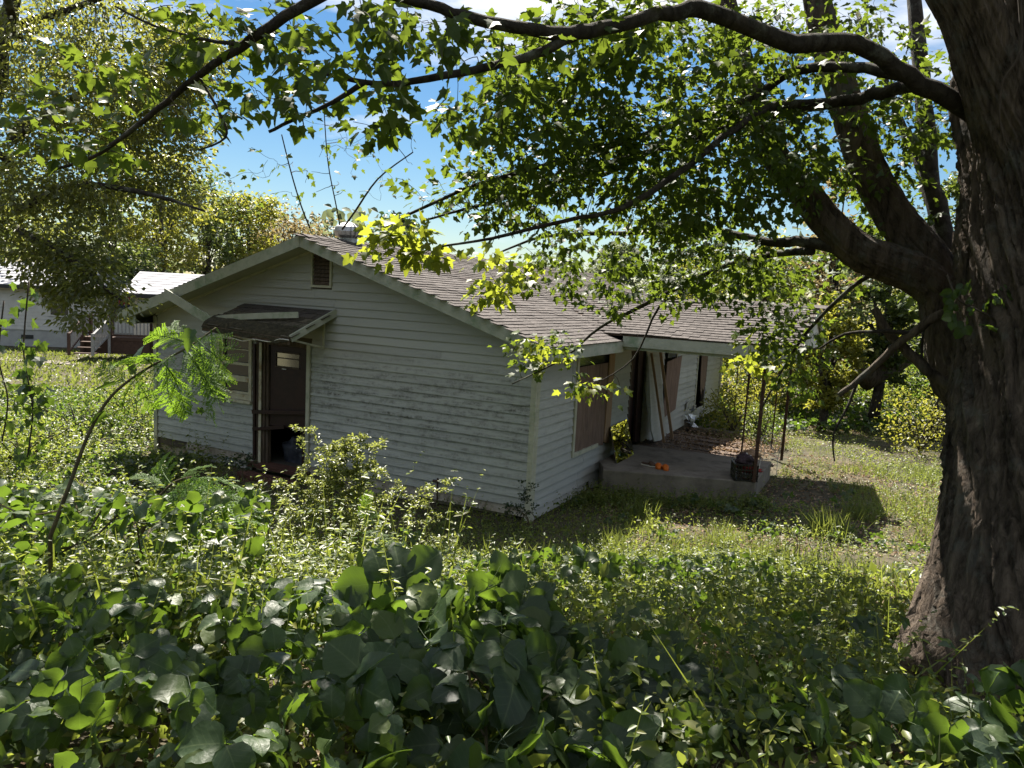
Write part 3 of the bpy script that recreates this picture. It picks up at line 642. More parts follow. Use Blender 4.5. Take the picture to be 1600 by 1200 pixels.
# ---- iron porch columns: pairs of bars
def column(a, b, ztop):
    a = A([a[0], a[1], a[2]]); b = A([b[0], b[1], b[2]])
    mb = MB(); mb.bar(a + A([0,0,0]), b, .05, .012); c = mb.build('porch_column', M['rust'], house)
    for p, w_ in ((a, .055), (b, .028)):
        m2 = MB(); m2.bar(p + A([0, 0, -.02]), (p[0] + .02, p[1] - .02, ztop), w_, w_ * .6, (0, 1, 0)); m2.build('column_bar', M['rust'], c)
column(on(1178, 752, 2, .36), on(1155, 745, 2, .36), PZE - .22)
column(on(1221, 718, 2, .1), on(1204, 710, 2, .1), PZE - .22)
column(on(1163, 668, 2, .08), on(1145, 663, 2, .08), 2.6)
# ---- door, window and awning on the gable wall
mb = MB()
for x0, x1, dp in ((-5.64, -5.57, -.02), (-5.56, -5.5, -.035), (-5.495, -5.42, -.015), (-5.41, -5.36, .01)): mb.box(x0, x1, dp, .09, -.02, 2.2)
mb.build('left_jamb', M['old_wood'], house)
mb = MB(); mb.box(-5.535, -5.475, -.05, -.036, -.02, 2.18); mb.build('jamb_trim', M['frame'], house)
mb = MB(); mb.box(-4.42, -4.345, -.04, .09, -.02, 2.22); mb.build('right_jamb', M['trim'], house)
mb = MB(); mb.box(-5.35, -4.425, -.02, .09, 2.16, 2.24); mb.build('door_head', M['old_wood'], house)
mb = MB()
for x0, x1, z0, z1 in ((-5.33, -5.2, .68, 2.15), (-4.66, -4.43, .68, 2.15), (-5.2, -4.66, .68, 1.78), (-5.2, -4.66, 2.03, 2.15)): mb.box(x0, x1, .035, .075, z0, z1)
mb.box(-4.56, -4.43, .035, .075, .0, .678)
door = mb.build('door', M['door_red'], house)
MB().box(-5.2, -4.66, .05, .06, 1.78, 2.03).build('door_pane', M['door_glass'], door)
mb = MB(); mb.box(-5.215, -4.645, .018, .034, 1.765, 1.785); mb.box(-5.215, -4.645, .018, .034, 2.025, 2.045); mb.box(-5.2, -4.66, .03, .048, 1.925, 1.94); mb.build('pane_bead', M['old_wood'], door)
mb = MB(); mb.box(-5.05, -4.95, .02, .034, 1.735, 1.75); mb.build('mail_slot', M['galv'], door)
mb = MB(); mb.bar((-5.68, -.06, .90), (-4.44, .0, 1.02), .03, .07); mb.bar((-5.66, -.06, .58), (-4.95, .0, .70), .03, .06); mb.bar((-5.63, -.05, .0), (-5.66, -.045, 2.15), .05, .03, (0, 1, 0)); mb.build('screen_frame', M['door_red'], house)
mb = MB(); mb.box(-5.68, -4.3, -.2, .1, -.09, -.022); mb.build('door_sill', M['brick'], house)
w0, w1, wz0, wz1 = WIN; mb = MB()
for q in ((w0, w0+.09, wz0, wz1), (w1-.06, w1, wz0, wz1), (w0+.09, w1-.06, wz0, wz0+.10), (w0+.09, w1-.06, wz1-.07, wz1)): mb.box(q[0], q[1], -.035, .09, q[2], q[3])
win = mb.build('window', M['frame'], house)
mb = MB(); zm = 1.72
for q in ((w0+.09, w0+.15, wz0+.1, wz1-.07), (w1-.11, w1-.06, wz0+.1, wz1-.07), (w0+.15, w1-.11, zm, zm+.05), (w0+.15, w1-.11, zm-.3, zm-.2), (w0+.15, w1-.11, wz0+.1, wz0+.14), (w0+.15, w1-.11, 2.0, 2.02)): mb.box(q[0], q[1], .0, .045, q[2], q[3])
mb.build('sash', M['frame'], win)
MB().box(w0+.15, w1-.11, .05, .056, wz0+.13, wz1-.07).build('pane', M['glass'], win)
mb = MB()
for k in range(7): x = w0 + .2 + k*.07; mb.prism([(x, .1, 1.3), (x+.035, .08, 1.3), (x+.07, .1, 1.3)], (0, 0, .7))
mb.build('curtain', M['curtain'], win)
mb = MB(); mb.bar((w0-.03, -.055, wz0-.03), (w1+.02, -.055, wz0-.03), .06, .05); mb.build('sill', M['frame'], win)
# awning: framed flap with shingles on top, mossy rotten front
AT0, AT1, AF0, AF1 = A([-5.95, -.02, 2.86]), A([-3.82, -.02, 2.84]), A([-6.02, -.86, 2.50]), A([-4.02, -.86, 2.40])
ed = A([0, 0, -.05])
aw = build('awning', [AT0, AT1, AF1, AF0, AT0+ed, AT1+ed, AF1+ed, AF0+ed], [(0,3,2,1), (4,5,6,7), (0,1,5,4), (1,2,6,5), (2,3,7,6), (3,0,4,7)], M['old_wood'], house)
for r_ in range(6):
    for c_ in range(7):
        if r_ > 3 and random.random() < .35: continue
        u0, u1 = c_/7 + .004 + (r_ % 2)*.05, min(1.03, (c_+1)/7 - .004 + (r_ % 2)*.05); t0, t1 = (r_)/6., (r_+1.15)/6.
        def pt(u, t, h): return (AT0*(1-u) + AT1*u)*(1-t) + (AF0*(1-u) + AF1*u)*t + A([0, -.4*h, h])
        v = [pt(u0, t0, .004), pt(u1, t0, .004), pt(u1, t1, .016), pt(u0, t1, .016), pt(u0, t0, .001), pt(u1, t0, .001), pt(u1, t1, .003), pt(u0, t1, .003)]
        build('shingle', v, [(0,3,2,1), (4,5,6,7), (0,1,5,4), (1,2,6,5), (2,3,7,6), (3,0,4,7)], M['shingle_dark'] if r_ > 1 else M['shingle'], aw)
nx, ny = 40, 12; v = []; f = []
for j in range(ny+1):
    for i in range(nx+1):
        u, t = i/nx, j/ny; p = (AF0*(1-u)+AF1*u) + A([0, .34, .135])*(1-t)
        lump = float(fbm(u*14, t*5, 0, 4, 9)); p = p + A([0, -.02 - .03*lump*t, .02 + .05*lump*(.4+.6*math.sin(math.pi*min(1, t*1.2)))])
        if t > .8: p = p + A([0, -.02, -.11*(t-.8)/.2*(.5+1.3*lump)])
        v.append(p)
for j in range(ny):
    for i in range(nx): a_ = j*(nx+1)+i; f.append((a_, a_+nx+1, a_+nx+2, a_+1))
build('moss_mat', v, f, M['moss'], aw, True)
mb = MB(); mb.bar(AT1 + A([.02, .02, -.02]), AF1 + A([.02, 0, -.02]), .035, .12); mb.build('awning_rake', M['fascia'], aw)
mb = MB(); mb.bar(AF0 + A([0, -.01, -.07]), AF1 + A([0, -.01, -.07]), .03, .10); mb.build('awning_fascia', M['old_wood'], aw)
mb = MB(); mb.bar((-4.03, -.05, 2.78), (-4.03, -.05, 2.2), .035, .035, (0, 1, 0)); mb.bar((-4.03, -.05, 2.2), (-4.04, -.82, 2.36), .03, .03); mb.build('awning_bracket', M['trim'], aw)
mb = MB(); mb.bar((-5.98, -.05, 2.2), (-6.0, -.82, 2.42), .03, .03); mb.build('awning_bracket', M['trim'], aw)
P_ = [(-6.0 + k*.2, -.9, 2.36 - .02*(k % 3) - .05*math.sin(k*.35)) for k in range(11)]
MB().tube(smooth_path(P_, 3), .008, 4).build('loose_cable', M['wire'], aw)
# ---- boarded openings on the front wall
def sheet(name, pts, th, mat, parent): return MB().prism(pts, (th, 0, 0)).build(name, mat, parent)
mb = MB(); mb.box(-.008, .035, F1[0]-.05, F1[0]+.03, F1[2]-.06, F1[3]); mb.box(-.008, .035, F1[0]+.03, 2.7, F1[2]-.06, F1[2]+.01); wf1 = mb.build('front_window', M['trim'], house)
for k, (a, b) in enumerate(((1.59, 2.0), (2.005, 2.42), (2.425, 3.02))): sheet('plywood_board', [(-.004, a, .68), (-.004, b, .66 if k < 2 else .58), (-.004, b, 2.12), (-.004, a, 2.12)], .014, M['plywood'], wf1)
sheet('side_board', [(.012, 3.02, .64), (.012, 3.3, .58), (.012, 3.32, 2.28), (.012, 3.04, 2.28)], .02, M['lumber'], wf1)
MB().box(-.06, -.03, F1[0]+.04, F1[1], 2.12, F1[3]).build('dark_pane', M['glass'], wf1)
mb = MB(); mb.box(-.09, .02, FD[0]-.0, FD[0]+.07, .12, 2.32); mb.build('front_door_jamb', M['old_wood'], house)
mb = MB(); mb.bar((.02, 5.0, .36), (-.05, 5.05, 2.3), .05, .3, (0, 1, 0)); mb.bar((-.08, 4.75, .36), (-.09, 4.78, 2.3), .04, .22, (0, 1, 0)); mb.build('front_door', M['door_red'], house)
mb = MB(); mb.box(-.02, .03, F2[0]-.03, F2[1]+.05, F2[3]-.06, F2[3]+.03); mb.box(-.02, .028, F2[1], F2[1]+.07, .7, F2[3]-.06); wf2 = mb.build('front_window', M['frame'], house)
sheet('plywood_board', [(.035, 6.82, .62), (.075, 7.72, .74), (.06, 8.02, 2.02), (.03, 6.86, 1.92)], .015, M['plywood'], wf2)
sheet('blue_board', [(.0, 7.0, 2.0), (.0, 7.7, 2.0), (.0, 7.7, 2.25), (.0, 7.0, 2.25)], .01, M['blue_bag'], wf2)
mb = MB(); mb.box(-.02, .03, F3[0]-.06, F3[0]+.02, .45, F3[3]); mb.box(-.02, .03, F3[0]+.02, F3[1]+.1, F3[3]-.05, F3[3]+.04); wf3 = mb.build('front_window', M['trim'], house)
sheet('plywood_board', [(.0, 10.5, .95), (.0, 10.62, .8), (.0, 10.75, .98), (.0, 10.9, .9), (.0, 11.08, 1.15), (.0, 11.1, 2.28), (.0, 10.3, 2.28), (.0, 10.42, 1.3)], .015, M['plywood'], wf3)
# torn, curling pieces of siding with foil behind
for (y0, z0, s_, rt) in ((8.9, .55, .34, .4), (9.3, .3, .4, -.5), (9.7, .38, .3, .3), (10.6, .22, .4, -.2)):
    c, n_s = math.cos(rt), math.sin(rt); v = []
    for a, b in ((0, 0), (s_, .02), (s_*.9, s_*.5), (s_*.45, s_*.62), (.05, s_*.4)): v.append((.04 + .12*b, y0 + a*c - b*n_s, z0 + a*n_s + b*c))
    MB().prism(v, (.012, 0, -.004)).build('torn_siding', M['siding_front'], front)
foil = MB()
for k in range(10):
    y0, z0 = 9.15 + random.uniform(-.35, .35), .16 + random.uniform(0, .4); q = [A([.06 + random.uniform(0, .35 - z0*.4), y0, z0]) + A([random.uniform(-.05, .09), random.uniform(-.16, .16), random.uniform(-.09, .09)]) for _ in range(4)]
    foil.add(q + [p + A([.004, 0, .003]) for p in q], [(0,1,2,3), (7,6,5,4), (0,4,5,1), (1,5,6,2), (2,6,7,3), (3,7,4,0)])
fo = foil.build('foil_scrap', M['foil']); tag(fo, 'crumpled silver foil insulation torn out of the far front wall', 'foil')
# ------------------------------------------------------------------ porch slab, deck remains and the things on them
SZ = .34
mb = MB(); mb.prism([(.36, 2.12, -.25), (1.5, 2.52, -.25), (2.78, 2.95, -.25), (2.74, 4.95, -.25), (.06, 4.72, -.25), (.06, 2.75, -.25), (.30, 2.3, -.25)], (0, 0, SZ + .25)); ps = mb.build('porch_slab', M['concrete']); tag(ps, 'low cracked concrete porch slab beside the front doorway', 'porch slab')
bv = ps.modifiers.new('bevel', 'BEVEL'); bv.width = .015; bv.segments = 2
dk = thing('porch_deck', (.8, 6.3, .05), 'collapsed dark plank decking behind the concrete porch slab', 'decking')
for k in range(13):
    y0 = 5.0 + k * .23; zt = .3 - .012*k + random.uniform(-.03, .02)
    x1 = 2.3 - .05*k + random.uniform(-.4, .2) if k > 1 else 2.75
    mb = MB(); mb.bar((.08, y0, zt), (x1, y0 + random.uniform(-.05, .12), zt - random.uniform(.0, .12)), .2, .035); mb.build('plank', M['old_wood'], dk)
pv = MB()
pv.prism([(.1, 9.3, .0), (1.6, 9.3, -.02), (1.8, 10.9, .0), (.1, 10.9, .0)], (0, 0, .09)); pvo = pv.build('paving_slab', M['concrete']); tag(pvo, 'pale concrete paving slab at the far end of the porch', 'paving slab')
mr_ = thing('mirror', (.38, 3.15, SZ), 'frameless mirror sheet leaning against the siding, reflecting green leaves', 'mirror')
q0, q1, q2, q3 = A([.40, 2.72, .345]), A([.40, 3.70, .345]), A([.06, 4.16, .93]), A([.06, 3.22, .90]); n_ = np.cross(q1-q0, q3-q0); n_ /= np.linalg.norm(n_)
build('glass', [q0, q1, q2, q3, q0+n_*.004, q1+n_*.004, q2+n_*.004, q3+n_*.004], [(0,3,2,1), (4,5,6,7), (0,1,5,4), (1,2,6,5), (2,3,7,6), (3,0,4,7)], M['mirror'], mr_)
e0 = n_*.006; MB().prism([q0 - e0*2, q1 - e0*2, q2 - e0*2, q3 - e0*2], e0*1.6).build('backing', M['old_wood'], mr_)
# door panel leaning beside the doorway, with two loose sticks
pn = thing('door_panel', (.3, 5.5, SZ), 'weathered white siding panel leaning askew beside the front doorway', 'panel')
pc = [(.34, 4.98, .62), (.38, 5.12, .38), (.40, 5.5, SZ+.01), (.40, 5.75, SZ+.05), (.36, 6.05, SZ+.02), (.10, 6.05, 2.08), (.08, 5.25, 2.14), (.14, 5.1, 1.4)]
MB().prism(pc, (-.03, 0, -.005)).build('board', M['siding_front'], pn)
tag(MB().bar((.52, 5.35, SZ), (.12, 5.3, 2.2), .05, .03, (0, 1, 0)).build('loose_stick', M['lumber']), 'thin pale stick leaning across the middle of the white panel', 'stick')
tag(MB().bar((.5, 6.05, SZ - .02), (.14, 5.9, 2.2), .06, .035, (0, 1, 0)).build('loose_stick', M['lumber']), 'stout grey stick leaning along the right edge of the white panel', 'stick')
# crate
ck = on(1158, 752, 2, SZ) + A([0, .22, 0]); ck[2] = SZ
crate = thing('milk_crate', ck, 'black plastic milk crate at the outer corner of the porch slab', 'crate'); cw, ch = .38, .29; ca = .35
def cr_pt(x, y, z): c, s_ = math.cos(ca), math.sin(ca); return (ck[0] + x*c - y*s_, ck[1] + x*s_ + y*c, ck[2] + z)
for sx_, sy_ in ((1, 0), (-1, 0), (0, 1), (0, -1)):
    mb = MB(); h = cw/2
    def bb(a, b, w=.018, hh=.022): mb.bar(a, b, w, hh, (.01, .02, 1) if abs(a[2]-b[2]) < .01 else (sx_+.01, sy_, 0))
    def wp(t, z): return cr_pt(sx_*h + (t if sx_ == 0 else 0), sy_*h + (t if sy_ == 0 else 0), z)
    for z_ in (.012, .1, .19, ch - .012): bb(wp(-h, z_), wp(h, z_))
    for k in range(8): t = -h + .01 + k*(cw-.02)/7; bb(wp(t, .01), wp(t, ch-.01), .014, .014)
    mb.bar(wp(-h, .02), wp(h, .18), .012, .012); mb.bar(wp(h, .02), wp(-h, .18), .012, .012)
    mb.build('side', M['black_plastic'], crate)
MB().prism([cr_pt(-.18, -.18, .004), cr_pt(.18, -.18, .004), cr_pt(.18, .18, .004), cr_pt(-.18, .18, .004)], (0, 0, .01)).build('base', M['black_plastic'], crate)
def rag(name, c, rad, mat, label, cat, sd, fl=.5):
    bm = bmesh.new(); bmesh.ops.create_icosphere(bm, subdivisions=4, radius=1); V = A([v.co[:] for v in bm.verts]); Fc = [tuple(v.index for v in f.verts) for f in bm.faces]; bm.free()
    n = .6*fbm(V[:, 0]*1.8+sd, V[:, 1]*1.8, V[:, 2]*1.8, 4, sd) + .4*np.abs(2*vnoise(V[:, 0]*3+sd, V[:, 1]*3, V[:, 2]*3+9, sd)-1); V = V * (0.4 + 1.15*n)[:, None] * A(rad); V[:, 2] = np.maximum(V[:, 2], -rad[2]*.5)
    o = build(name, V + A(c), Fc, mat, None, True); return tag(o, label, cat)
rag('rag', (ck[0]-.02, ck[1]+.02, SZ+.3), (.16, .15, .14), M['dark_cloth'], 'dark bundled cloth stuffed in the black milk crate', 'cloth', 1)
rag('rag', (ck[0]-.03, ck[1]+.32, SZ+.2), (.2, .12, .17), M['white_cloth'], 'dirty white cloth heaped behind the black milk crate', 'cloth', 2)
rag('rag', (ck[0]+.02, ck[1]+.24, SZ+.12), (.22, .1, .1), M['red_cloth'], 'small red cloth crumpled behind the black crate', 'cloth', 3)
rag('cap', (ck[0]+.03, ck[1]+.5, SZ+.35), (.15, .14, .11), M['lumber'], 'tan cap lying on top of the cloth heap behind the crate', 'cap', 4)
wb = MB(); bc = A([ck[0]+.28, ck[1]+.62, SZ+.25]); cs_ = [bc + A(p) for p in ((-.12, 0, 0), (.16, .05, .05), (.2, .0, .42), (.02, .02, .5), (-.14, -.02, .4))]
for k in range(5): wb.tube([cs_[k], cs_[(k+1) % 5]], .006, 4)
for k in range(5): wb.tube([cs_[k], bc + A([.0, .15, .25])], .004, 4); wb.tube([cs_[k]*.6 + (bc + A([0, .15, .25]))*.4, cs_[(k+1) % 5]*.6 + (bc + A([0, .15, .25]))*.4], .004, 4)
wb.tube([cs_[0], cs_[0] + A([0, -.1, -.27])], .006, 4); wb.tube([cs_[1], cs_[1] + A([0, .0, -.3])], .006, 4)
tag(wb.build('wire_frame', M['wire']), 'bent white wire frame standing behind the crate on the slab', 'wire frame')
# clogs and shoes
def shoe(name, c, az, mat, label, cat, ln=.28, part2=None):
    t = thing(name, c, label, cat); V = []; Fc = []
    nu, nv = 12, 10
    for i in range(nu+1):
        u = i/nu; w = .052*(math.sin(math.pi*min(1, u*.9+.08))**.6)*(1+.25*(u > .5)); hh = .055 + .045*(1-u) if u < .45 else .085*(1-((u-.45)/.56)**2)+.012
        for j in range(nv):
            a = j*2*math.pi/nv; y = math.cos(a)*w; z_ = max(.004, .5*hh + math.sin(a)*.5*hh)
            if u < .42 and math.sin(a) > .3: z_ = .035; y *= .75
            x = (u-.5)*ln; V.append((c[0]+x*math.cos(az)-y*math.sin(az), c[1]+x*math.sin(az)+y*math.cos(az), c[2]+z_))
    for i in range(nu):
        for j in range(nv): Fc.append((i*nv+j, (i+1)*nv+j, (i+1)*nv+(j+1) % nv, i*nv+(j+1) % nv))
    Fc.append(tuple(range(nv))); Fc.append(tuple(nu*nv+j for j in range(nv))[::-1])
    build('upper', V, Fc, mat, t, True)
    if part2:
        pts = [(c[0]+(p-.5)*ln*math.cos(az)-q*math.sin(az), c[1]+(p-.5)*ln*math.sin(az)+q*math.cos(az), c[2]+.001) for p, q in ((.0, -.035), (.5, -.05), (.9, -.045), (1.02, 0), (.9, .045), (.5, .05), (0, .035))]
        MB().prism(pts, (0, 0, .022)).build('sole', part2, t)
    return t
oc = on(1034, 732, 2, SZ); oc[2] = SZ
shoe('clog', oc + A([-.07, .02, 0]), -1.25, M['orange'], 'bright orange foam clog, the left one of the pair on the slab', 'clog', .3, M['orange'])
shoe('clog', oc + A([.06, -.01, 0]), -1.1, M['orange'], 'bright orange foam clog, the right one of the pair on the slab', 'clog', .3, M['orange'])
bc_ = on(1015, 728, 2, SZ); bc_[2] = SZ
shoe('shoe', bc_ + A([.0, 0, 0]), -.2, M['brown_leather'], 'worn brown shoe with a pale sole lying left of the orange clogs', 'shoe', .32, M['white_cloth'])
# bag and rubbish behind the broken door
rag('plastic_bag', (-5.0, .45, .12), (.34, .22, .42), M['blue_bag'], 'blue grey plastic bag slumped inside the broken gable door', 'bag', 7)
# brick stoop
bs = thing('brick_stoop', (-5.0, -.42, -.3), 'red brick step below the broken door in the gable wall', 'stoop')
bme = mesh('brick', *(lambda m: (A(m.v), m.f))(MB().box(-.1, .1, -.047, .047, -.032, .032)), M['brick'])
for rr in range(3):
    for jj in range(4):
        for k in range(6):
            if rr == 2 and jj < 1: continue
            o = link('brick', bme, bs, (0, 0, 0)); o.location = A([-5.52 + k*.212 + (jj % 2)*.1, -.62 + jj*.102, -.31 + rr*.071]) - org(bs) + A([random.uniform(-.004, .004)]*3); o.rotation_euler = (0, 0, random.uniform(-.03, .03))
# meter pipe and hose bib on the gable wall
mb = MB(); mb.tube([(-1.62, -.035, -.35), (-1.62, -.045, .3)], .014, 6); mb.tube([(-1.7, -.06, .25), (-1.62, -.045, .25)], .022, 6); tag(mb.build('water_pipe', M['rust']), 'thin dark pipe standing against the lower gable wall', 'pipe')

# ------------------------------------------------------------------ trees: limbs first, then twigs that grow to points of the crown
LIT = [(330, 790, 790, 1010), (880, 1420, 785, 930), (1090, 1490, 585, 770), (0, 330, 560, 900)]
def sun_gap(P, keep=.22):                                          # thin the crown where the yard below lies in sun
    P = A(P); g_ = P - SUN[None]*((P[:, 2] - .3)/SUN[2])[:, None]
    g_ = P - SUN[None]*((P[:, 2] - ground_z(g_[:, 0], g_[:, 1]) - .2)/SUN[2])[:, None]
    x, y, d = proj(g_); inl = np.zeros(len(P), bool)
    for a, b, c, e in LIT: inl |= (x > a) & (x < b) & (y > c) & (y < e) & (d > 0)
    return P[~inl | (rng.random(len(P)) < np.where(P[:, 2] < 4.3, .55, keep))]
class Tree:
    def __init__(s, root): s.root = root; s.N = []; s.R = []; s.tw = MB(); s.LP = []; s.LD = []; s.LN = []; s.LS = []; s.fs = 1.
    def limb(s, pts, r0, r1, mat, name='limb', sides=9, per=4, part=True, knob=.14):
        P = smooth_path(pts, per); P[1:-1] += rng.normal(size=(len(P)-2, 3))*np.linspace(r0, r1, len(P))[1:-1, None]*.13; R = np.linspace(r0, r1, len(P))
        R = R * (1 + knob * (vnoise(P[:, 0]*3, P[:, 1]*3, P[:, 2]*3, 5) - .5) * 2)
        if part: MB().tube(P, R, sides).build(name, mat, s.root, True)
        else: s.tw.tube(P, R, sides)
        for k in range(len(P) - 1):
            for t in (0, .5): s.N.append(P[k]*(1-t)+P[k+1]*t); s.R.append(R[k])
        s.N.append(P[-1]); s.R.append(R[-1]); return P
    def grow(s, pts, nleaf=14, t0=.35, droop=.5, petiole=.04, rmax=.012, sides=3, sag=.12, spread=.05, up=1., tip=.0022, maxlen=2.2, gap=False):
        pts = sun_gap(pts) if gap else A(pts)
        if not len(pts): return
        D0 = np.min(np.linalg.norm(pts[:, None] - A(s.N)[None], axis=2), axis=1) if len(s.N) < 4000 else np.zeros(len(pts))
        for p in pts[np.argsort(D0)]:
            NA = A(s.N); d = np.linalg.norm(NA - p, axis=1); j = int(np.argmin(d + .15*np.abs(d))); q = NA[j]; ln = d[j]
            if ln < .03: continue
            r0 = min(rmax, s.R[j]*.7, .0025 + .006*ln); mid = (p+q)/2 + rng.normal(size=3)*ln*.10 + A([0, 0, sag*ln])
            P = smooth_path([q, (q+mid)/2 + rng.normal(size=3)*ln*.04, mid, (mid+p)/2 + rng.normal(size=3)*ln*.04, p], 2)
            s.tw.tube(P, np.linspace(r0, tip, len(P)), sides, False)
            for k in range(2, len(P)): s.N.append(P[k]); s.R.append(max(tip, r0*(1-k/len(P))))
            n = max(2, int(nleaf * rng.uniform(.6, 1.3) * min(1.3, .5 + ln)))
            t = t0 + (1-t0)*rng.random(n)**.7; idx = np.clip((t*(len(P)-1)).astype(int), 0, len(P)-2); fr = t*(len(P)-1)-idx
            base = P[idx]*(1-fr)[:, None] + P[idx+1]*fr[:, None]; tdir = P[-1]-P[0]; tdir = tdir/np.linalg.norm(tdir)
            out = rng.normal(size=(n, 3)); out[:, 2] *= .5; dr = tdir*.6 + out*.7 + A([0, 0, -droop])
            s.LP.append(base + out*spread + dr*petiole*.5); s.LD.append(dr); nn = rng.normal(size=(n, 3))*.55; nn[:, 2] += up; s.LN.append(nn); s.LS.append(np.full(n, s.fs))
    def finish(s, T, size, leaf, twig, nparts=0, fol='foliage', part_meshes=None, jitter=.3, leafname='leaf'):
        if s.tw.v: o = s.tw.build('twigs', twig, s.root); o['kind'] = 'stuff'
        P, D, Nn = np.vstack(s.LP), np.vstack(s.LD), np.vstack(s.LN); sz = size*np.concatenate(s.LS)*(1 + jitter*rng.uniform(-1, 1, len(P)))
        keep = np.linalg.norm(P - EYE, axis=1) > 1.2; P, D, Nn, sz = P[keep], D[keep], Nn[keep], sz[keep]
        sel = np.zeros(len(P), bool)
        if nparts:
            inf, x, y, d = in_frame(P, -5); sc = np.where(inf, sz / np.maximum(d, .1), 0); sel[np.argsort(-sc)[:nparts]] = True; sel &= inf
            leaf_parts(leafname, part_meshes, P[sel], D[sel], Nn[sel], sz[sel], s.root)
        leaves(fol, T, P[~sel], D[~sel], Nn[~sel], sz[~sel], leaf, s.root)
def blob(px, py, d, rx, ry, rd, n, z=None):
    out = []
    while len(out) < n:
        q = rng.uniform(-1, 1, 3)
        if q @ q <= 1: out.append(at(px + q[0]*rx, py + q[1]*ry, d + q[2]*rd))
    return out
def blobw(c, r, n):
    out = []
    while len(out) < n:
        q = rng.uniform(-1, 1, 3)
        if q @ q <= 1: out.append(A(c) + VY*q[0]*r[0] + UX*q[1]*r[1] + A([0, 0, q[2]*r[2]]))
    return out

# ---- the big maple at the right
tb0 = at(1690, 1010, 5.25); tb0[2] = .78
maple = thing('maple_tree', tb0, 'huge old maple at the right with a thick furrowed trunk and spreading boughs', 'tree')
axis = [tb0, at(1672, 800, 5.25), at(1668, 560, 5.3), at(1664, 330, 5.4), at(1660, 100, 5.45), at(1670, -150, 5.5), at(1700, -420, 5.6), at(1720, -700, 5.7)]
axP = smooth_path(axis, 28); nA = len(axP); nT = 330
th = np.arange(nT)*2*math.pi/nT; hh = np.concatenate([[0], np.cumsum(np.linalg.norm(np.diff(axP, axis=0), axis=1))])
Rr = np.interp(hh, [0, .3, .7, 1.3, 2.2, 3.4, 4.2, 6, 9], [1.14, 1.0, .86, .73, .63, .575, .60, .54, .38])
TH, HH = np.meshgrid(th, hh); tw_ = TH + .30*HH
flare = 1 + (.16*np.cos(3*TH + 1.) + .08*np.cos(5*TH))*np.exp(-HH*1.1)
nb_ = 1 + .05*(vnoise(np.cos(TH)*1.6+5, np.sin(TH)*1.6+5, HH*.9, 4)-.5)*2
def ridged(a, sd, zf):
    q = vnoise(np.cos(tw_)*a + 20, np.sin(tw_)*a + 20, HH*zf, sd); return 1 - np.abs(q*2-1)
warp = .5*vnoise(np.cos(TH)*4+9, np.sin(TH)*4+9, HH*1.6, 11)
tw_ = tw_ + .35*warp
rid = .05*ridged(8, 21, .45)**1.5 + .05*ridged(22, 22, .9)**1.5 + .05*ridged(46, 23, 1.8)**1.4 + .02*ridged(80, 24, 4.)
rad = Rr[:, None]*flare*nb_ + rid - .04
tv_ = axP[:, None, :] + rad[..., None]*np.stack([np.cos(TH), np.sin(TH), 0*TH], -1)
ia = (np.arange(nA-1)[:, None]*nT + np.arange(nT)[None]).ravel(); ib = (np.arange(nA-1)[:, None]*nT + (np.arange(nT)+1)[None] % nT).ravel()
build('trunk', tv_.reshape(-1, 3), np.stack([ia, ib, ib+nT, ia+nT], 1), M['bark'], maple, True)
def bark_tube(pts, r0, r1, name, sd, nT=150, per=14, amp=1.):
    P = smooth_path(pts, per); m_ = len(P); T = np.gradient(P, axis=0); T /= np.linalg.norm(T, axis=1)[:, None]; H = np.concatenate([[0], np.cumsum(np.linalg.norm(np.diff(P, axis=0), axis=1))])
    R = np.linspace(r0, r1, m_); a = np.cross(T[0], A([.3, .2, .9])); a /= np.linalg.norm(a); an = np.arange(nT)*2*math.pi/nT; V = []
    for i in range(m_):
        a = a - T[i]*(a @ T[i]); a /= np.linalg.norm(a); b = np.cross(T[i], a); tw = an + .25*H[i] + .3*vnoise(np.cos(an)*3, np.sin(an)*3, H[i]*1.5, sd)
        def rg(fq, zf, k): q = vnoise(np.cos(tw)*fq+20, np.sin(tw)*fq+20, H[i]*zf, sd+k); return 1-np.abs(q*2-1)
        s_ = R[i]/.3*amp
        rr = R[i]*(1 + .10*(vnoise(np.cos(an)*1.2+7, np.sin(an)*1.2, H[i]*1.2, sd+5)-.5)) + s_*(.03*rg(6, .9, 1)**1.5 + .03*rg(16, 1.6, 2)**1.5 + .022*rg(34, 3., 3)) - .03*s_
        V.append(P[i] + rr[:, None]*(np.cos(an)[:, None]*a + np.sin(an)[:, None]*b))
    ia = (np.arange(m_-1)[:, None]*nT + np.arange(nT)[None]).ravel(); ib = (np.arange(m_-1)[:, None]*nT + (np.arange(nT)+1)[None] % nT).ravel()
    build(name, np.vstack(V), np.stack([ia, ib, ib+nT, ia+nT], 1), M['bark'], maple, True)
    for k in range(0, m_, 4): mt.N.append(P[k]); mt.R.append(R[k])
mt = Tree(maple)
LM = M['limb']
bark_tube([at(1640, 330, 5.3), at(1590, 225, 5.25), at(1545, 110, 5.2), at(1505, 0, 5.15), at(1400, -160, 5.1), at(1300, -360, 4.8)], .225, .13, 'limb', 31, 200)
mt.limb([at(1580, 215, 5.7), at(1500, 165, 5.4), at(1420, 118, 5.3), at(1335, 65, 5.2), at(1240, 68, 5.0), at(1110, 18, 4.7), at(1050, 18, 4.6), at(960, 40, 4.45), at(905, 50, 4.3), at(840, 48, 4.2), at(760, 34, 4.1), at(690, 14, 4.0), at(610, -8, 3.9), at(550, -30, 3.8)], .075, .019, LM)
mt.limb([at(905, 52, 4.3), at(850, 80, 4.25), at(790, 98, 4.2), at(720, 114, 4.1), at(620, 130, 4.0), at(560, 126, 3.95), at(480, 108, 3.85)], .030, .009, LM)
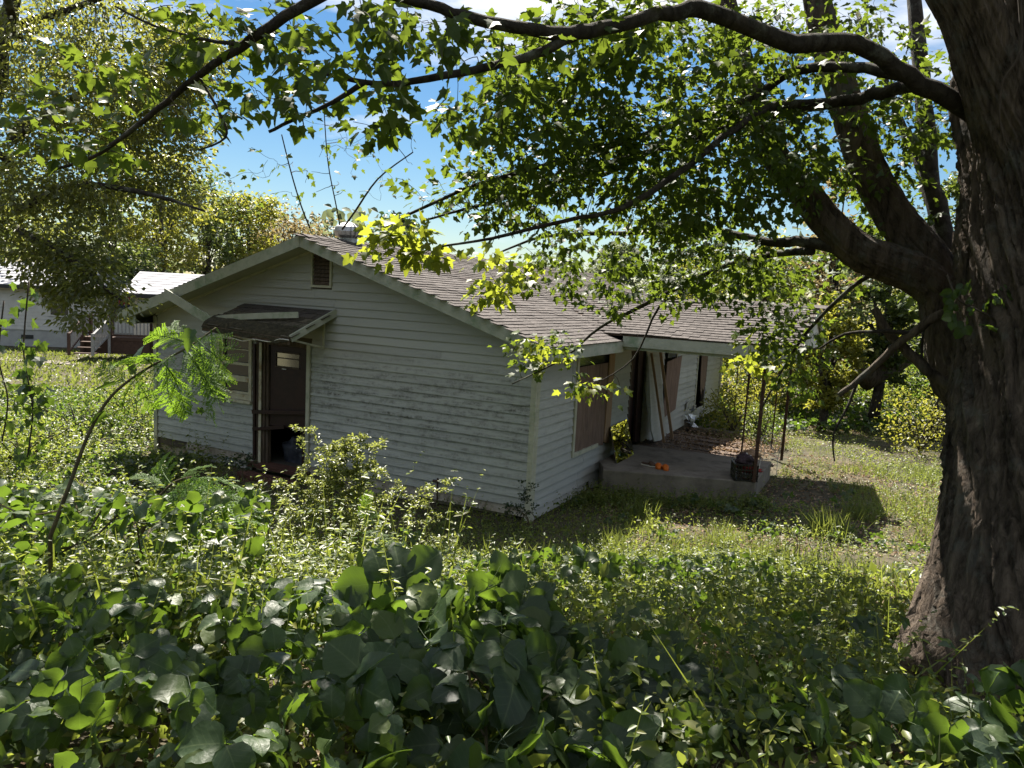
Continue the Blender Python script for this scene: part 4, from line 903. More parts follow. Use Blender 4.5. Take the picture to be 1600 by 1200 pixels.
mt.limb([at(570, 128, 3.95), at(520, 160, 3.9), at(470, 182, 3.85), at(420, 206, 3.8)], .014, .007, LM)
mt.limb([at(550, -30, 3.8), at(490, 0, 3.7), at(400, 58, 3.75), at(310, 118, 3.85), at(260, 160, 3.95), at(195, 212, 4.1), at(140, 248, 4.2), at(85, 264, 4.3)], .030, .007, LM)
mt.limb([at(380, 70, 3.77), at(320, 62, 3.85), at(240, 40, 4.0), at(180, 10, 4.1)], .012, .005, LM)
mt.limb([at(310, 118, 3.85), at(345, 180, 3.85), at(352, 215, 3.85), at(310, 235, 3.9)], .008, .004, LM)
mt.limb([at(1440, 130, 5.4), at(1380, 146, 5.7), at(1310, 160, 6.0), at(1230, 172, 6.0), at(1150, 196, 6.0), at(1060, 226, 6.1), at(960, 252, 6.2), at(850, 292, 6.2), at(760, 318, 6.2), at(660, 345, 6.1)], .055, .009, LM)
mt.limb([at(1420, 120, 5.35), at(1330, 105, 5.6), at(1240, 112, 5.8), at(1180, 150, 6.0), at(1130, 172, 5.9), at(1040, 200, 5.8), at(930, 235, 5.8), at(830, 265, 5.8), at(740, 290, 5.8), at(650, 330, 5.7), at(610, 350, 5.6)], .045, .008, LM)
mt.limb([at(1180, 180, 6.3), at(1080, 210, 6.3), at(950, 270, 6.5), at(850, 310, 6.8), at(780, 340, 6.8)], .03, .007, LM)
mt.limb([at(1300, 160, 6.1), at(1210, 165, 5.6), at(1150, 200, 5.3), at(1060, 270, 5.2), at(970, 325, 5.2), at(880, 345, 5.3), at(770, 372, 5.3), at(690, 385, 5.2)], .035, .007, LM)
st2 = [at(1600, 640, 6.0), at(1530, 590, 6.2), at(1508, 520, 6.3), at(1490, 450, 6.3)]
bark_tube(st2, .34, .26, 'limb', 41, 180)
bark_tube([at(1500, 480, 6.3), at(1440, 432, 6.3), at(1390, 412, 6.3), at(1340, 392, 6.3), at(1290, 345, 6.35), at(1245, 285, 6.4), at(1205, 235, 6.5), at(1180, 160, 6.6), at(1150, 60, 6.7), at(1120, -60, 6.8)], .17, .07, 'limb', 51, 110, 8)
bark_tube([at(1495, 470, 6.3), at(1450, 405, 6.35), at(1395, 335, 6.5), at(1350, 250, 6.6), at(1318, 150, 6.7), at(1290, 60, 6.8), at(1270, -40, 6.9), at(1240, -200, 7)],   .165, .095, 'limb', 61, 110, 8)
mt.limb([at(1505, 470, 6.4), at(1480, 395, 6.6), at(1455, 290, 6.8), at(1445, 180, 7.0), at(1435, 60, 7.2), at(1420, -80, 7.4)], .10, .06, LM, sides=10)
mt.limb([at(1455, 300, 6.8), at(1420, 220, 7.2), at(1380, 120, 7.5), at(1340, 20, 7.8)], .045, .02, LM)
mt.limb([at(1330, 392, 6.3), at(1260, 378, 6.4), at(1200, 378, 6.6), at(1110, 360, 7.0), at(1000, 364, 7.4), at(900, 366, 7.6), at(840, 372, 7.7), at(780, 395, 7.7)], .05, .009, LM)
mt.limb([at(1270, 392, 6.4), at(1200, 398, 6.8), at(1110, 425, 7.2), at(1020, 470, 7.6), at(940, 510, 7.7), at(880, 560, 7.7), at(800, 600, 7.5)], .035, .006, LM)
mt.limb([at(1090, 440, 7.3), at(1030, 480, 7.8), at(990, 560, 8.0), at(930, 600, 8.0)], .016, .005, LM)
mt.limb([at(1395, 412, 6.3), at(1330, 450, 6.6), at(1260, 520, 7.0), at(1210, 600, 7.2), at(1190, 640, 7.2)], .022, .006, LM)
mt.limb([at(1560, 452, 5.6), at(1510, 478, 5.8), at(1470, 492, 5.9), at(1425, 520, 6.0), at(1395, 545, 6.1), at(1360, 578, 6.2), at(1310, 618, 6.3)], .05, .022, M['bark'], 'dead_limb')
mt.limb([at(1425, 520, 6.0), at(1370, 518, 6.1), at(1320, 522, 6.3), at(1280, 545, 6.4)], .022, .008, LM, 'dead_limb')
mt.limb([at(1340, 596, 6.3), at(1322, 640, 6.3), at(1302, 680, 6.3), at(1304, 720, 6.3)], .014, .006, LM, 'dead_limb')
mt.limb([at(1530, 640, 5.9), at(1475, 598, 6.0), at(1430, 560, 6.1), at(1395, 528, 6.15), at(1365, 482, 6.2)], .05, .035, M['bark'], 'broken_limb')
mt.limb([at(1440, 568, 6.1), at(1442, 520, 6.1), at(1455, 495, 6.1)], .012, .006, LM, 'broken_limb')
# boughs overhead, above the frame
up_ = [sr(5.2, 3.6, 6.9), sr(4.6, 2.6, 7.0), sr(4.2, 1.2, 6.9), sr(4.0, -.6, 6.8), sr(4.3, -2.4, 6.6), sr(4.6, -4., 6.3)]
mt.limb([at(1690, -150, 5.8), at(1640, -300, 5.6)] + up_, .2, .04, LM)
mt.limb([sr(4.6, 2.6, 7.0), sr(3.4, 1.6, 7.1), sr(2.6, .2, 7.0), sr(2.6, -1.6, 6.6)], .07, .02, LM)
mt.limb([sr(4.2, 1.2, 6.9), sr(5.4, .0, 7.0), sr(6.2, -1.6, 6.9), sr(6.6, -3.2, 6.6)], .07, .02, LM)
mt.limb([at(1720, -420, 5.8), sr(5., 5., 8), sr(3.2, 4.4, 8.2), sr(1.2, 3., 8)], .16, .03, LM)
pts = []
for b in ((470, 70, 3.85, 150, 75, .5, 26), (640, 60, 4.1, 150, 70, .6, 30), (730, 165, 4.7, 110, 60, .6, 26), (600, 165, 4.2, 80, 45, .4, 14), (440, 150, 3.9, 70, 60, .4, 13), (300, 50, 4.0, 120, 60, .5, 15), (130, 130, 4.6, 130, 100, .6, 18), (330, 165, 3.95, 60, 50, .4, 10), (120, 250, 4.5, 90, 40, .5, 10), (880, 60, 4.8, 160, 80, .7, 34)): pts += blob(*b)
mt.fs = .86; mt.grow(pts, 12, petiole=.06, spread=.04, rmax=.007, gap=True)
pts = []
for b in ((830, 200, 5.6, 170, 110, .8, 190), (1000, 110, 5.6, 250, 130, .8, 290), (1120, 260, 5.9, 220, 120, .8, 270), (1290, 140, 6.4, 220, 170, .9, 250), (930, 310, 6.2, 240, 70, .6, 180), (1400, 290, 7.0, 110, 190, .8, 110), (700, 290, 5.8, 90, 50, .6, 40), (1020, 390, 6.8, 200, 60, .7, 150), (980, 440, 7.2, 120, 60, .7, 90), (1130, 440, 7.2, 110, 60, .7, 85), (1230, 540, 7.2, 75, 90, .7, 80), (850, 550, 7.4, 70, 35, .5, 18), (925, 600, 7.7, 65, 25, .5, 11), (1260, 430, 7.6, 90, 50, .6, 50), (870, 420, 7.2, 60, 60, .5, 36)): pts += blob(*b)
mt.fs = .66
mt.grow(pts, 18, petiole=.04, spread=.06, gap=True); mt.fs = 1.
pts = blobw(sr(4.4, -.6, 6.6), (2.7, 4.2, .8), 330) + blobw(sr(3.4, 3.2, 7.4), (2.6, 2.2, 1.), 150) + blobw(sr(6.4, -2.0, 6.8), (1.6, 2.2, .6), 60)
mt.grow(pts, 15, petiole=.05, spread=.07, maxlen=3, gap=True)
def part_mesh(T, mat, nm):
    me = mesh(nm, T[0], [tuple(q) for q in T[1]], mat, nm == 'kudzu_leaf')
    if nm == 'kudzu_leaf': me.attributes.new('leaf_uv', 'FLOAT_VECTOR', 'POINT').data.foreach_set('vector', np.array(T_kudzu.uv, np.float32).ravel())
    return me
mt.finish(T_maple(), .085, M['maple'], M['twig'], 300, part_meshes=[part_mesh(T_maple(), M['maple'], 'maple_leaf')], jitter=.5)
# yellowing sprays at the ends of the low boughs, sunlight put into their colour
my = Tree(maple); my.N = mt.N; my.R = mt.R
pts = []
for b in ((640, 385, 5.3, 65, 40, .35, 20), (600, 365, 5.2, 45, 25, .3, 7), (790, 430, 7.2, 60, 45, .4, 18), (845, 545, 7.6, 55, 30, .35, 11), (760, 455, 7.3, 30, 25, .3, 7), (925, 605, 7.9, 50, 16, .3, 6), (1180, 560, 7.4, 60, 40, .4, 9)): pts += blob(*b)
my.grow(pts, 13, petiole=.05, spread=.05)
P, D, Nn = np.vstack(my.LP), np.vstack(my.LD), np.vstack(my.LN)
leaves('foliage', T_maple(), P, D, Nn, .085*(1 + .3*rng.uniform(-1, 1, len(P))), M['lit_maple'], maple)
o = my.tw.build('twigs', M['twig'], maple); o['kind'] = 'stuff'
# vine leaves climbing on the trunk
vt = thing('trunk_vine', at(1530, 470, 5.15), 'leafy vine clinging to the big maple trunk at mid height', 'vine')
km = [part_mesh(T_kudzu(s_), M['kudzu'], 'kudzu_leaf') for s_ in range(5)]
P = A([at(1480 + 120*random.random(), 440 + 90*random.random(), 5.05 + .1*random.random()) for _ in range(26)])
leaf_parts('leaf', km, P, rvec(26, -.6, .5), -np.tile(VY, (26, 1)) + rvec(26, .5, .3), .06*(1 + .4*rng.uniform(-1, 1, 26)), vt)
MB().tube(smooth_path([at(1600, 560, 5.1), at(1555, 500, 5.1), at(1500, 470, 5.2), at(1480, 430, 5.4)], 4), .008, 5).build('stem', M['twig'], vt, True)
tag(MB().tube(smooth_path([at(1592, -20, 4.8), at(1596, 60, 4.8), at(1588, 95, 4.8), at(1566, 130, 4.85), at(1562, 190, 4.9), at(1575, 235, 4.95)], 5), np.linspace(.012, .005, 26), 6).build('bare_vine', M['twig'], None, True), 'bare looping vine hanging in front of the upper maple trunk', 'vine')

# ---- small-leaved oak at the left
ob = at(-60, 560, 11.5); ob[2] = gz(ob[0], ob[1]) - .1
oak = thing('oak_tree', ob, 'dense small-leaved oak overhanging the left edge with glinting leaves', 'tree')
ot = Tree(oak)
ot.limb([ob, at(-50, 470, 11.5), at(-40, 350, 11.5), at(-20, 200, 11.5), at(10, 40, 11.6), at(60, -150, 11.8)], .2, .1, LM, 'trunk', 12)
for p in ([at(28, 330, 11.5), at(110, 290, 11), at(220, 300, 10.8), at(320, 330, 10.6)], [at(20, 220, 11.5), at(120, 150, 11.2), at(230, 110, 11.5), at(340, 80, 11.6)], [at(30, 40, 11.6), at(150, 0, 11), at(260, -40, 10.5)], [at(28, 360, 11.5), at(90, 390, 10.8), at(140, 430, 10.4), at(190, 470, 10.2)], [at(22, 260, 11.5), at(-60, 200, 11), at(-160, 180, 10.6)], [at(60, -150, 11.8), at(200, -200, 11), at(320, -220, 10.)], [at(20, 200, 11.5), at(90, 190, 12.5), at(200, 230, 13), at(280, 260, 13.4)], [at(30, 60, 11.6), at(0, -60, 9.6), at(40, -160, 8.4), at(120, -220, 7.4)]): ot.limb(p, .07, .015, LM)
pts = []
for b in ((120, 110, 11.5, 200, 130, 1.6, 720), (60, 310, 11.2, 140, 110, 1.3, 420), (230, 200, 12, 100, 110, 1.4, 330), (110, 425, 10.8, 85, 55, .8, 210), (290, 90, 11.6, 70, 80, 1., 190), (150, 480, 10.3, 60, 40, .5, 50), (260, 300, 11.5, 70, 40, .8, 70), (150, -120, 10.5, 260, 90, 1.5, 160)): pts += blob(*b)
ot.grow(pts, 26, petiole=.02, spread=.12, sag=.06, maxlen=3)
ot.finish(T_ovate(.6), .075, M['oak'], M['twig'])
# hanging vines, left edge
def hang_vine(px, y0, y1, d, n, label, lo=.0):
    t = thing('hanging_vine', at(px, y0, d), label, 'vine', 'vines hanging from the left oak')
    P = smooth_path([at(px, y0, d), at(px - 8, y0*.6+y1*.4, d), at(px + 6, y0*.3+y1*.7, d), at(px - 3, y1, d)], 5)
    MB().tube(P, .007, 5).build('stem', M['twig'], t, True)
    k = rng.integers(0, len(P), n); Q = P[k] + rng.normal(size=(n, 3))*A([.09, .06, .05])
    leaf_parts('leaf', [part_mesh(T_maple(), M['kudzu'], 'vine_leaf')], Q, rvec(n, -.9, .5), rvec(n, .7, .7), .085*(1+.3*rng.uniform(-1, 1, n)), t)
hang_vine(45, 440, 720, 6.4, 70, 'leafy vine hanging in a dark curtain at the left edge, the fuller one')
hang_vine(6, 470, 690, 6.6, 26, 'thin sparse vine hanging at the very left edge of the view')
# bare vines between the boughs and the ridge
for k, (pp, lb) in enumerate((([at(505, 150, 5.6), at(512, 250, 5.7), at(525, 320, 5.8), at(531, 352, 5.9)], 'thin hanging vine with pale leaves above the roof peak'), ([at(440, 210, 5.), at(455, 270, 5.1), at(470, 320, 5.2), at(484, 356, 5.3)], 'thin dark vine slanting down to the roof peak'), ([at(645, 238, 6.5), at(590, 280, 7.5), at(555, 330, 8.5), at(535, 358, 9.5)], 'bare leaning branch rising from beside the roof turbine'))):
    t = thing('bare_vine', pp[-1], lb, 'vine'); P = smooth_path(pp, 4); MB().tube(P, np.linspace(.004, .006, len(P)) if k < 2 else np.linspace(.006, .014, len(P)), 6).build('stem', M['twig'], t, True)
    vv = Tree(t); vv.N = [p for p in P]; vv.R = [.008]*len(P)
    c = (530, 230, 5.7) if k == 0 else (420, 270, 5.1) if k == 1 else (590, 240, 6.6)
    vv.grow(blob(c[0], c[1], c[2], 75, 85, .4, 16), 3 if k != 1 else 1, tip=.0015, rmax=.004, sag=-.05); vv.finish(T_maple(), .042, M['maple'], M['twig'])

# ---- background trees
def far_tree(name, px, d, ytop, wpx, mat, lsize, n, label, group='trees beyond the house', base=None, low=.25, sd=0):
    n = int(n*1.7); lsize *= 1.15
    b = at(px, 600, d); b[2] = gz(b[0], b[1]) - .05; top = at(px, ytop, d)[2]; H = top - b[2]; R = wpx*d/1162.
    t = thing(name, b, label, 'tree', group)
    MB().tube(smooth_path([b, b + A([.1*R, 0, H*.4]), b + A([-.05*R, .1, H*.8])], 3), np.linspace(.02*H+.06, .03, 7), 7).build('trunk', M['limb'], t, True)
    K = 46; cl = []
    while len(cl) < K:
        q = rng.normal(size=3); q /= np.linalg.norm(q); rr = rng.uniform(.45, 1.); zc = low + (1-low)*.5
        z_ = q[2]*rr; wv = 1. if z_ < .2 else 1. - .35*(z_-.2)
        cl.append(b + A([q[0]*rr*R*wv, q[1]*rr*R*wv, H*(zc + (1-low)*.5*z_)]))
    cl = A(cl); lm = MB()
    for c in cl[::3]: lm.tube(smooth_path([b + A([0, 0, H*.35]), (b + A([0, 0, H*.45]) + c)/2 + A([0, 0, .05*H]), c], 3), np.linspace(.05, .012, 7), 4, False)
    o = lm.build('limbs', M['limb'], t); o['kind'] = 'stuff'
    k = rng.integers(0, K, n); cr_ = R*.26*rng.uniform(.6, 1.35, K)
    P = cl[k] + rng.normal(size=(n, 3))*cr_[k][:, None]*A([.6, .6, .42])
    dn = rvec(n, 0, 1.); dn[:, 2] = dn[:, 2]*.5 - .3
    leaves('crown', T_ovate(.62), P, dn, rvec(n, .9, .7), lsize*(1+.35*rng.uniform(-1, 1, n)), mat, t)
    return t
FT = [('broadleaf_tree', 175, 44, 150, 85, 'far_green', .2, 2600, 'tall green tree rising behind the pale neighbouring house, farthest left'),
 ('broadleaf_tree', 250, 42, 215, 75, 'far_yellow', .2, 2600, 'yellowing tree behind the neighbouring roof, beside the tallest one'),
 ('broadleaf_tree', 320, 46, 255, 75, 'far_green', .2, 2400, 'rounded green tree behind the left rake of the white house'),
 ('broadleaf_tree', 385, 48, 290, 70, 'far_yellow', .2, 2400, 'golden green tree above the middle of the left roof slope'),
 ('autumn_tree', 440, 52, 315, 60, 'far_tan', .2, 2200, 'thin tan autumn tree just left of the roof peak'),
 ('autumn_tree', 500, 54, 345, 55, 'far_tan', .2, 1600, 'low rusty autumn tree directly behind the roof peak'),
 ('vine_draped_tree', 215, 38, 370, 45, 'far_green', .17, 1800, 'low vine draped tree beside the neighbouring roof'),
 ('magnolia_tree', 605, 26, 330, 52, 'magnolia', .15, 3200, 'dark evergreen tree behind the roof turbine'),
 ('broadleaf_tree', 730, 40, 385, 60, 'far_green', .2, 1500, 'low green tree peeping over the middle of the roof'),
 ('broadleaf_tree', 860, 44, 400, 55, 'far_grey', .2, 1500, 'grey green tree over the roof, left of the rounded pair'),
 ('broadleaf_tree', 945, 42, 372, 48, 'far_grey', .2, 2200, 'rounded grey green tree showing through the gap over the porch roof'),
 ('broadleaf_tree', 1030, 46, 392, 50, 'far_grey', .2, 1500, 'low hazy grey green tree over the porch roof'),
 ('broadleaf_tree', 1090, 27, 395, 55, 'far_yellow', .13, 2400, 'yellow green tree behind the left end of the porch roof'),
 ('broadleaf_tree', 1180, 25, 340, 60, 'far_yellow', .12, 3000, 'bright yellow green tree behind the right end of the porch roof'),
 ('autumn_tree', 1285, 23, 255, 62, 'far_tan', .12, 3200, 'tan and gold tree seen beneath the mossy bough'),
 ('broadleaf_tree', 1290, 20, 455, 50, 'far_yellow', .11, 2600, 'low golden tree right of the porch roof end'),
 ('broadleaf_tree', 1370, 21, 330, 62, 'far_green', .12, 3000, 'green tree standing behind the forked limbs'),
 ('broadleaf_tree', 1380, 26, 440, 60, 'far_yellow', .12, 2200, 'low yellow tree behind the leaning broken limb'),
 ('broadleaf_tree', 1470, 19, 230, 70, 'far_green', .12, 3200, 'tall green tree close against the left edge of the maple trunk'),
 ('broadleaf_tree', 1590, 22, 180, 90, 'far_green', .14, 2200, 'tall green tree hidden behind the maple trunk')]
for q in FT: far_tree(q[0], q[1], q[2], q[3], q[4], M[q[5]], q[6], q[7], q[8], low=.08 if 1080 < q[1] < 1500 else .25)
for px, d, yt, lb in ((-30, 40, 190, 'background green tree mostly hidden behind the left oak'), (-330, 40, 200, 'background green tree out beyond the left edge of the view'), (1830, 30, 200, 'background green tree out beyond the right edge of the view')):
    far_tree('broadleaf_tree', px, d, yt, 110, M['far_green'], .22, 1500, lb)
n = 16000; a_ = rng.uniform(-2.5, 2.5, n); d_ = 13 + 7*rng.random(n); P = A([EYE[0], EYE[1], 0]) - VY*(np.cos(a_)*d_)[:, None] + UX*(np.sin(a_)*d_*1.25)[:, None]  # unseen trees added behind the camera to block sky light
k_ = to_sr(P[:, 0], P[:, 1])[0] < -4.; P = P[k_]; n = len(P); P[:, 2] = 1.2 + rng.random(n)*(7 + 8*fbm(P[:, 0]*.2, P[:, 1]*.2, 0, 3, 88))
rw = leaves('shading_wood', T_ovate(.8), P, rvec(n, -.2, 1.), rvec(n, .7, .7), .6*(1+.4*rng.uniform(-1, 1, n)), M['far_green']); tag(rw, 'unseen leafy wood added behind the camera to deepen the shade, reflected in the mirror', 'woodland')
# far wood as one mass
n = 9000; rr_ = rng.uniform(-70, 75, n); ss_ = 62 + 10*rng.random(n) + 6*np.sin(rr_*.2); P = A([EYE[0], EYE[1], 0]) + VY*ss_[:, None] + UX*rr_[:, None]
P[:, 2] = rng.random(n)**.8*(4.2 + 2.5*fbm(rr_*.15+40, ss_*.1, 0, 3, 2) + np.where(rr_ < -12, 4.5, 0) + np.where(rr_ > 22, 4, 0))
fw = leaves('far_wood', T_ovate(.8), P, rvec(n, -.2, 1.), rvec(n, .7, .7), .75*(1+.4*rng.uniform(-1, 1, n)), M['far_grey']); tag(fw, 'hazy grey green far wood along the horizon', 'woodland')

# ------------------------------------------------------------------ the neighbouring house and its deck
O = at(200, 530, 32.); O[2] = 0.; a_ = math.radians(27.5 + 14); NU = A([math.cos(a_), math.sin(a_), 0]); NV = A([-math.sin(a_), math.cos(a_), 0])
def nb(u, v, z): return O + NU*u + NV*v + A([0, 0, z])
def nbox(m, u0, u1, v0, v1, z0, z1):
    return m.add([nb(u, v, z) for z in (z0, z1) for v in (v0, v1) for u in (u0, u1)], [(0,2,3,1), (4,5,7,6), (0,1,5,4), (2,6,7,3), (0,4,6,2), (1,3,7,5)])
nh = thing('neighbour_house', O, 'pale neighbouring bungalow with a grey shingle roof half hidden by leaves', 'house')
nbox(MB(), .1, 8, .6, 6.6, .45, 2.45).build('wing_wall', M['cream_siding'], nh)
nbox(MB(), .12, 7.98, .62, 6.58, -.3, .447).build('foundation', M['foundation'], nh)
def nroof(u0, u1, v0, vm, v1, ze, zr, nm):
    mb = MB()
    for (va, vb) in ((v0, vm), (v1, vm)):
        mb.add([nb(u0, va, ze), nb(u1, va, ze), nb(u1, vb, zr), nb(u0, vb, zr), nb(u0, va, ze-.08), nb(u1, va, ze-.08), nb(u1, vb, zr-.08), nb(u0, vb, zr-.08)], [(0,1,2,3), (7,6,5,4), (0,4,5,1), (1,5,6,2), (2,6,7,3), (3,7,4,0)])
    r_ = mb.build(nm, M['grey_shingle'], nh)
    mb = MB(); n = 9
    for k in range(n):
        t0 = k/n; p = [nb(u0-.02, v0+(vm-v0)*t0, ze+(zr-ze)*t0+.004), nb(u1, v0+(vm-v0)*t0, ze+(zr-ze)*t0+.004)]; t1 = (k+1)/n
        q = [nb(u1, v0+(vm-v0)*t1, ze+(zr-ze)*t1+.003), nb(u0-.02, v0+(vm-v0)*t1, ze+(zr-ze)*t1+.003)]; mb.add([p[0]+A([0,0,.02]), p[1]+A([0,0,.02]), q[0], q[1], p[0], p[1]], [(0,1,2,3), (4,5,1,0)])
    c = mb.build('shingle_courses', M['grey_shingle'], r_); c['kind'] = 'stuff'
    mb = MB()
    mb.prism([nb(u0, v0, ze-.09), nb(u0, v0, ze+.0), nb(u0, vm, zr-.0), nb(u0, vm, zr-.2), nb(u0, v0+.3, ze-.15)], NU*-.05); mb.build('rake', M['white_siding'], nh)
    mb = MB(); nbox(mb, u0, u1, v0-.06, v0-.005, ze-.17, ze-.01); mb.build('gutter', M['black_plastic'] , nh)
nroof(-.25, 8.3, .1, 3.6, 7.1, 2.52, 3.5, 'wing_roof')
MB().prism([nb(.1, .6, 2.452), nb(.1, 6.6, 2.452), nb(.1, 3.6, 3.35)], NU*.1).build('gable_wall', M['cream_siding'], nh)
nbox(MB(), -9.5, .08, 4.4, 9.5, .5, 2.55).build('main_wall', M['white_siding'], nh)
nbox(MB(), -9.48, .06, 4.42, 9.48, -.3, .497).build('foundation', M['foundation'], nh)
nroof(-9.8, -.3, 3.9, 7., 10.1, 2.6, 3.7, 'main_roof')
for k in range(12): nbox(MB(), -9.5, .07, 4.375, 4.398, .53 + k*.165, .53 + k*.165 + .15).build('siding_board', M['white_siding'], nh)
def nwin(u0, u1, v, z0, z1, frame=True):
    mb = MB()
    for q in ((u0, u0+.07, z0, z1), (u1-.07, u1, z0, z1), (u0+.07, u1-.07, z0, z0+.07), (u0+.07, u1-.07, z1-.07, z1), (u0+.07, u1-.07, (z0+z1)/2-.03, (z0+z1)/2+.03)): nbox(mb, q[0], q[1], v-.05, v+.0, q[2], q[3])
    w_ = mb.build('window', M['white_siding'], nh); nbox(MB(), u0+.06, u1-.06, v-.02, v-.012, z0+.06, z1-.06).build('pane', M['glass'], w_)
nwin(-1.9, -1.1, 4.37, 1.15, 2.3); nwin(-4.4, -3.5, 4.37, 1.2, 2.3); nwin(.35, 1.15, .59, 1.7, 2.25); nwin(2.6, 3.4, .59, 1.3, 2.25)
nbox(MB(), -5.6, -5.1, 4.39, 4.415, .1, .28).build('crawl_vent', M['black_plastic'], nh)
fl = thing('hanging_flag', nb(-.35, .9, 1.4), 'dark navy flag with a red top hanging by the neighbouring porch', 'flag')
def cloth(z0, z1, nm, mat):
    V = []; Fc = []
    for j in range(9):
        for i in range(9): u = -.55 + i*.055; z = z0 + (z1-z0)*j/8; V.append(nb(u, .9 + .05*math.sin(i*1.3) , z))
    for j in range(8):
        for i in range(8): Fc.append((j*9+i, j*9+i+1, j*9+i+10, j*9+i+9))
    o = build(nm, V, Fc, mat, fl, True); sm = o.modifiers.new('thickness', 'SOLIDIFY'); sm.thickness = .01
cloth(1.25, 2.0, 'lower_cloth', M['navy']); cloth(2.003, 2.4, 'upper_cloth', M['red_cloth'])
MB().bar(nb(-.65, .9, 2.42), nb(.1, .9, 2.42), .025, .025).build('pole', M['old_wood'], fl)
dkk = thing('wooden_deck', nb(0, 0, 0), 'red stained wooden deck with railings and steps at the neighbouring house', 'deck')
mb = MB(); nbox(mb, -1.6, 3.0, -.9, .55, .55, .68); mb.build('floor', M['deck'], dkk)
mb = MB(); nbox(mb, -1.58, 2.98, -.88, -.84, .0, .547); mb.build('skirt', M['deck'], dkk)
def rail(u0, v0, u1, v1, z0, z1, mat=M['deck'], dz=0.):
    n = max(3, int(math.hypot(u1-u0, v1-v0)/.14))
    m1 = MB(); m1.bar(nb(u0, v0, z1), nb(u1, v1, z1+dz), .09, .05); m1.bar(nb(u0, v0, z0+.1), nb(u1, v1, z0+.1+dz), .05, .07); m1.build('rail', mat, dkk)
    for k in range(1, n): t = k/n; u, v = u0+(u1-u0)*t, v0+(v1-v0)*t; m2 = MB(); m2.bar(nb(u, v, z0+.12+dz*t), nb(u, v, z1-.02+dz*t), .04, .04, (0, 1, 0)); m2.build('baluster', M['grey_rail'], dkk)
    for u, v, z_ in ((u0, v0, 0.), (u1, v1, dz)): m3 = MB(); nbox(m3, u-.05, u+.05, v-.05, v+.05, z0-.65+max(z_, -.0)*0, z1+.06+z_); m3.build('post', mat, dkk)
rail(-.45, -.85, 1.1, -.85, .68, 1.52); rail(1.1, -.85, 2.9, -.85, .68, 1.52); rail(-1.55, .5, -1.55, -.85, .68, 1.52); rail(-1.5, .2, -.7, .5, .68, 1.52)
m0 = MB()
rail(-.5, -.9, -.75, -2.3, .68, 1.45, M['grey_rail'], -.6); rail(-1.5, -.9, -1.6, -2.3, .68, 1.45, M['deck'], -.6)
for k in range(3): mb = MB(); nbox(mb, -1.5, -.7, -1.35 - k*.38, -.95 - k*.38, .47 - k*.2, .51 - k*.2); mb.build('step', M['deck'], dkk)
pth = []
for k in range(13):
    t = k/12.; c = nb(-1.1 - 9*t, -2.8 + 1.0*math.sin(t*2.2) + 1.2*t, 0); pth.append(c)
v = []
for k, c in enumerate(pth): v += [A([c[0], c[1], gz(c[0], c[1]) + .03]) - NV*.45, A([c[0], c[1], gz(c[0], c[1]) + .03]) + NV*.45]
v = A(v); 
po = build('path', v, [(2*k, 2*k+2, 2*k+3, 2*k+1) for k in range(12)], M['concrete']); po['kind'] = 'structure'

# ------------------------------------------------------------------ ground cover (nobody could count it)
pxr = lambda r, s: 800 + r/s*1162
def region(n, s0, s1, r0, r1, keep=None, wide=None):
    s = s0 + (s1-s0)*np.sqrt(rng.random(n)) if wide else rng.uniform(s0, s1, n); r = rng.uniform(r0, r1, n)
    P = A([EYE[0], EYE[1], 0.])[None] + VY*s[:, None] + UX*r[:, None]
    k = ~((P[:, 0] > XL-.05) & (P[:, 0] < .06) & (P[:, 1] > -.06) & (P[:, 1] < WF)) & ~((P[:, 0] > 0) & (P[:, 0] < 2.8) & (P[:, 1] > 2.2) & (P[:, 1] < 8.))
    k &= ~((P[:, 0] > -5.7) & (P[:, 0] < -4.3) & (P[:, 1] > -.75) & (P[:, 1] < 0))
    k &= np.hypot(P[:, 0]-tb0[0], P[:, 1]-tb0[1]) > 1.0
    if keep is not None: k &= keep(P, s, r)
    k &= ~((r > 2.2) & (s < 5.2) & (s > 3.2) & (pxr(r, s) > 1470))
    P = P[k]; P[:, 2] = ground_z(P[:, 0], P[:, 1]); return P
def patch(P, f, thr, sd): return fbm(P[:, 0]*f+50, P[:, 1]*f+50, 0, 3, sd) > thr
# sunlit grass to the right and round the house
P = region(60000, 7, 19, -1.0, 10); P = P[patch(P, .9, .42, 4)]; n = len(P)
ln = rng.uniform(.04, .13, n)*(1 + .9*patch(P, .9, .5, 8)); D = rvec(n, 1., .5); g1 = leaves('grass', T_blade(.028), P, D, rvec(n, .2, 1.), ln, M['grass']); tag(g1, 'sunlit wild grass in the yard beside the porch', 'grass')
P = region(46000, 7, 20, -1., 10.5); P = P[patch(P, .6, .38, 14)]; n = len(P); P[:, 2] += rng.random(n)**1.5*(.10 + .5*np.clip(fbm(P[:, 0]*1.4, P[:, 1]*1.4, 0, 3, 77)-.35, 0, 1))
g2 = leaves('yard_weeds', T_ovate(.55), P, rvec(n, .0, .8), rvec(n, 1.3, .5) - VY*.3, rng.uniform(.025, .06, n), M['weed']); tag(g2, 'low leafy weeds among the yard grass', 'weeds')
P = region(26000, 9, 24, 1.5, 13); P = P[patch(P, .35, .42, 24)]; n = len(P); P[:, 2] += .01 + rng.random(n)*.03
g3 = leaves('leaf_litter', T_ovate(.6), P, rvec(n, 0, 1)*A([1, 1, .2]), rvec(n, 1.4, .5), rng.uniform(.03, .075, n), M['litter']); tag(g3, 'dry brown fallen leaves over the right of the yard', 'leaf litter')
P = A([rng.uniform(.1, 2.6, 2600), rng.uniform(4.9, 9.2, 2600), np.full(2600, .27)]).T; P[:, 2] += rng.random(2600)*.09 - .012*(P[:, 1]-5)/.23
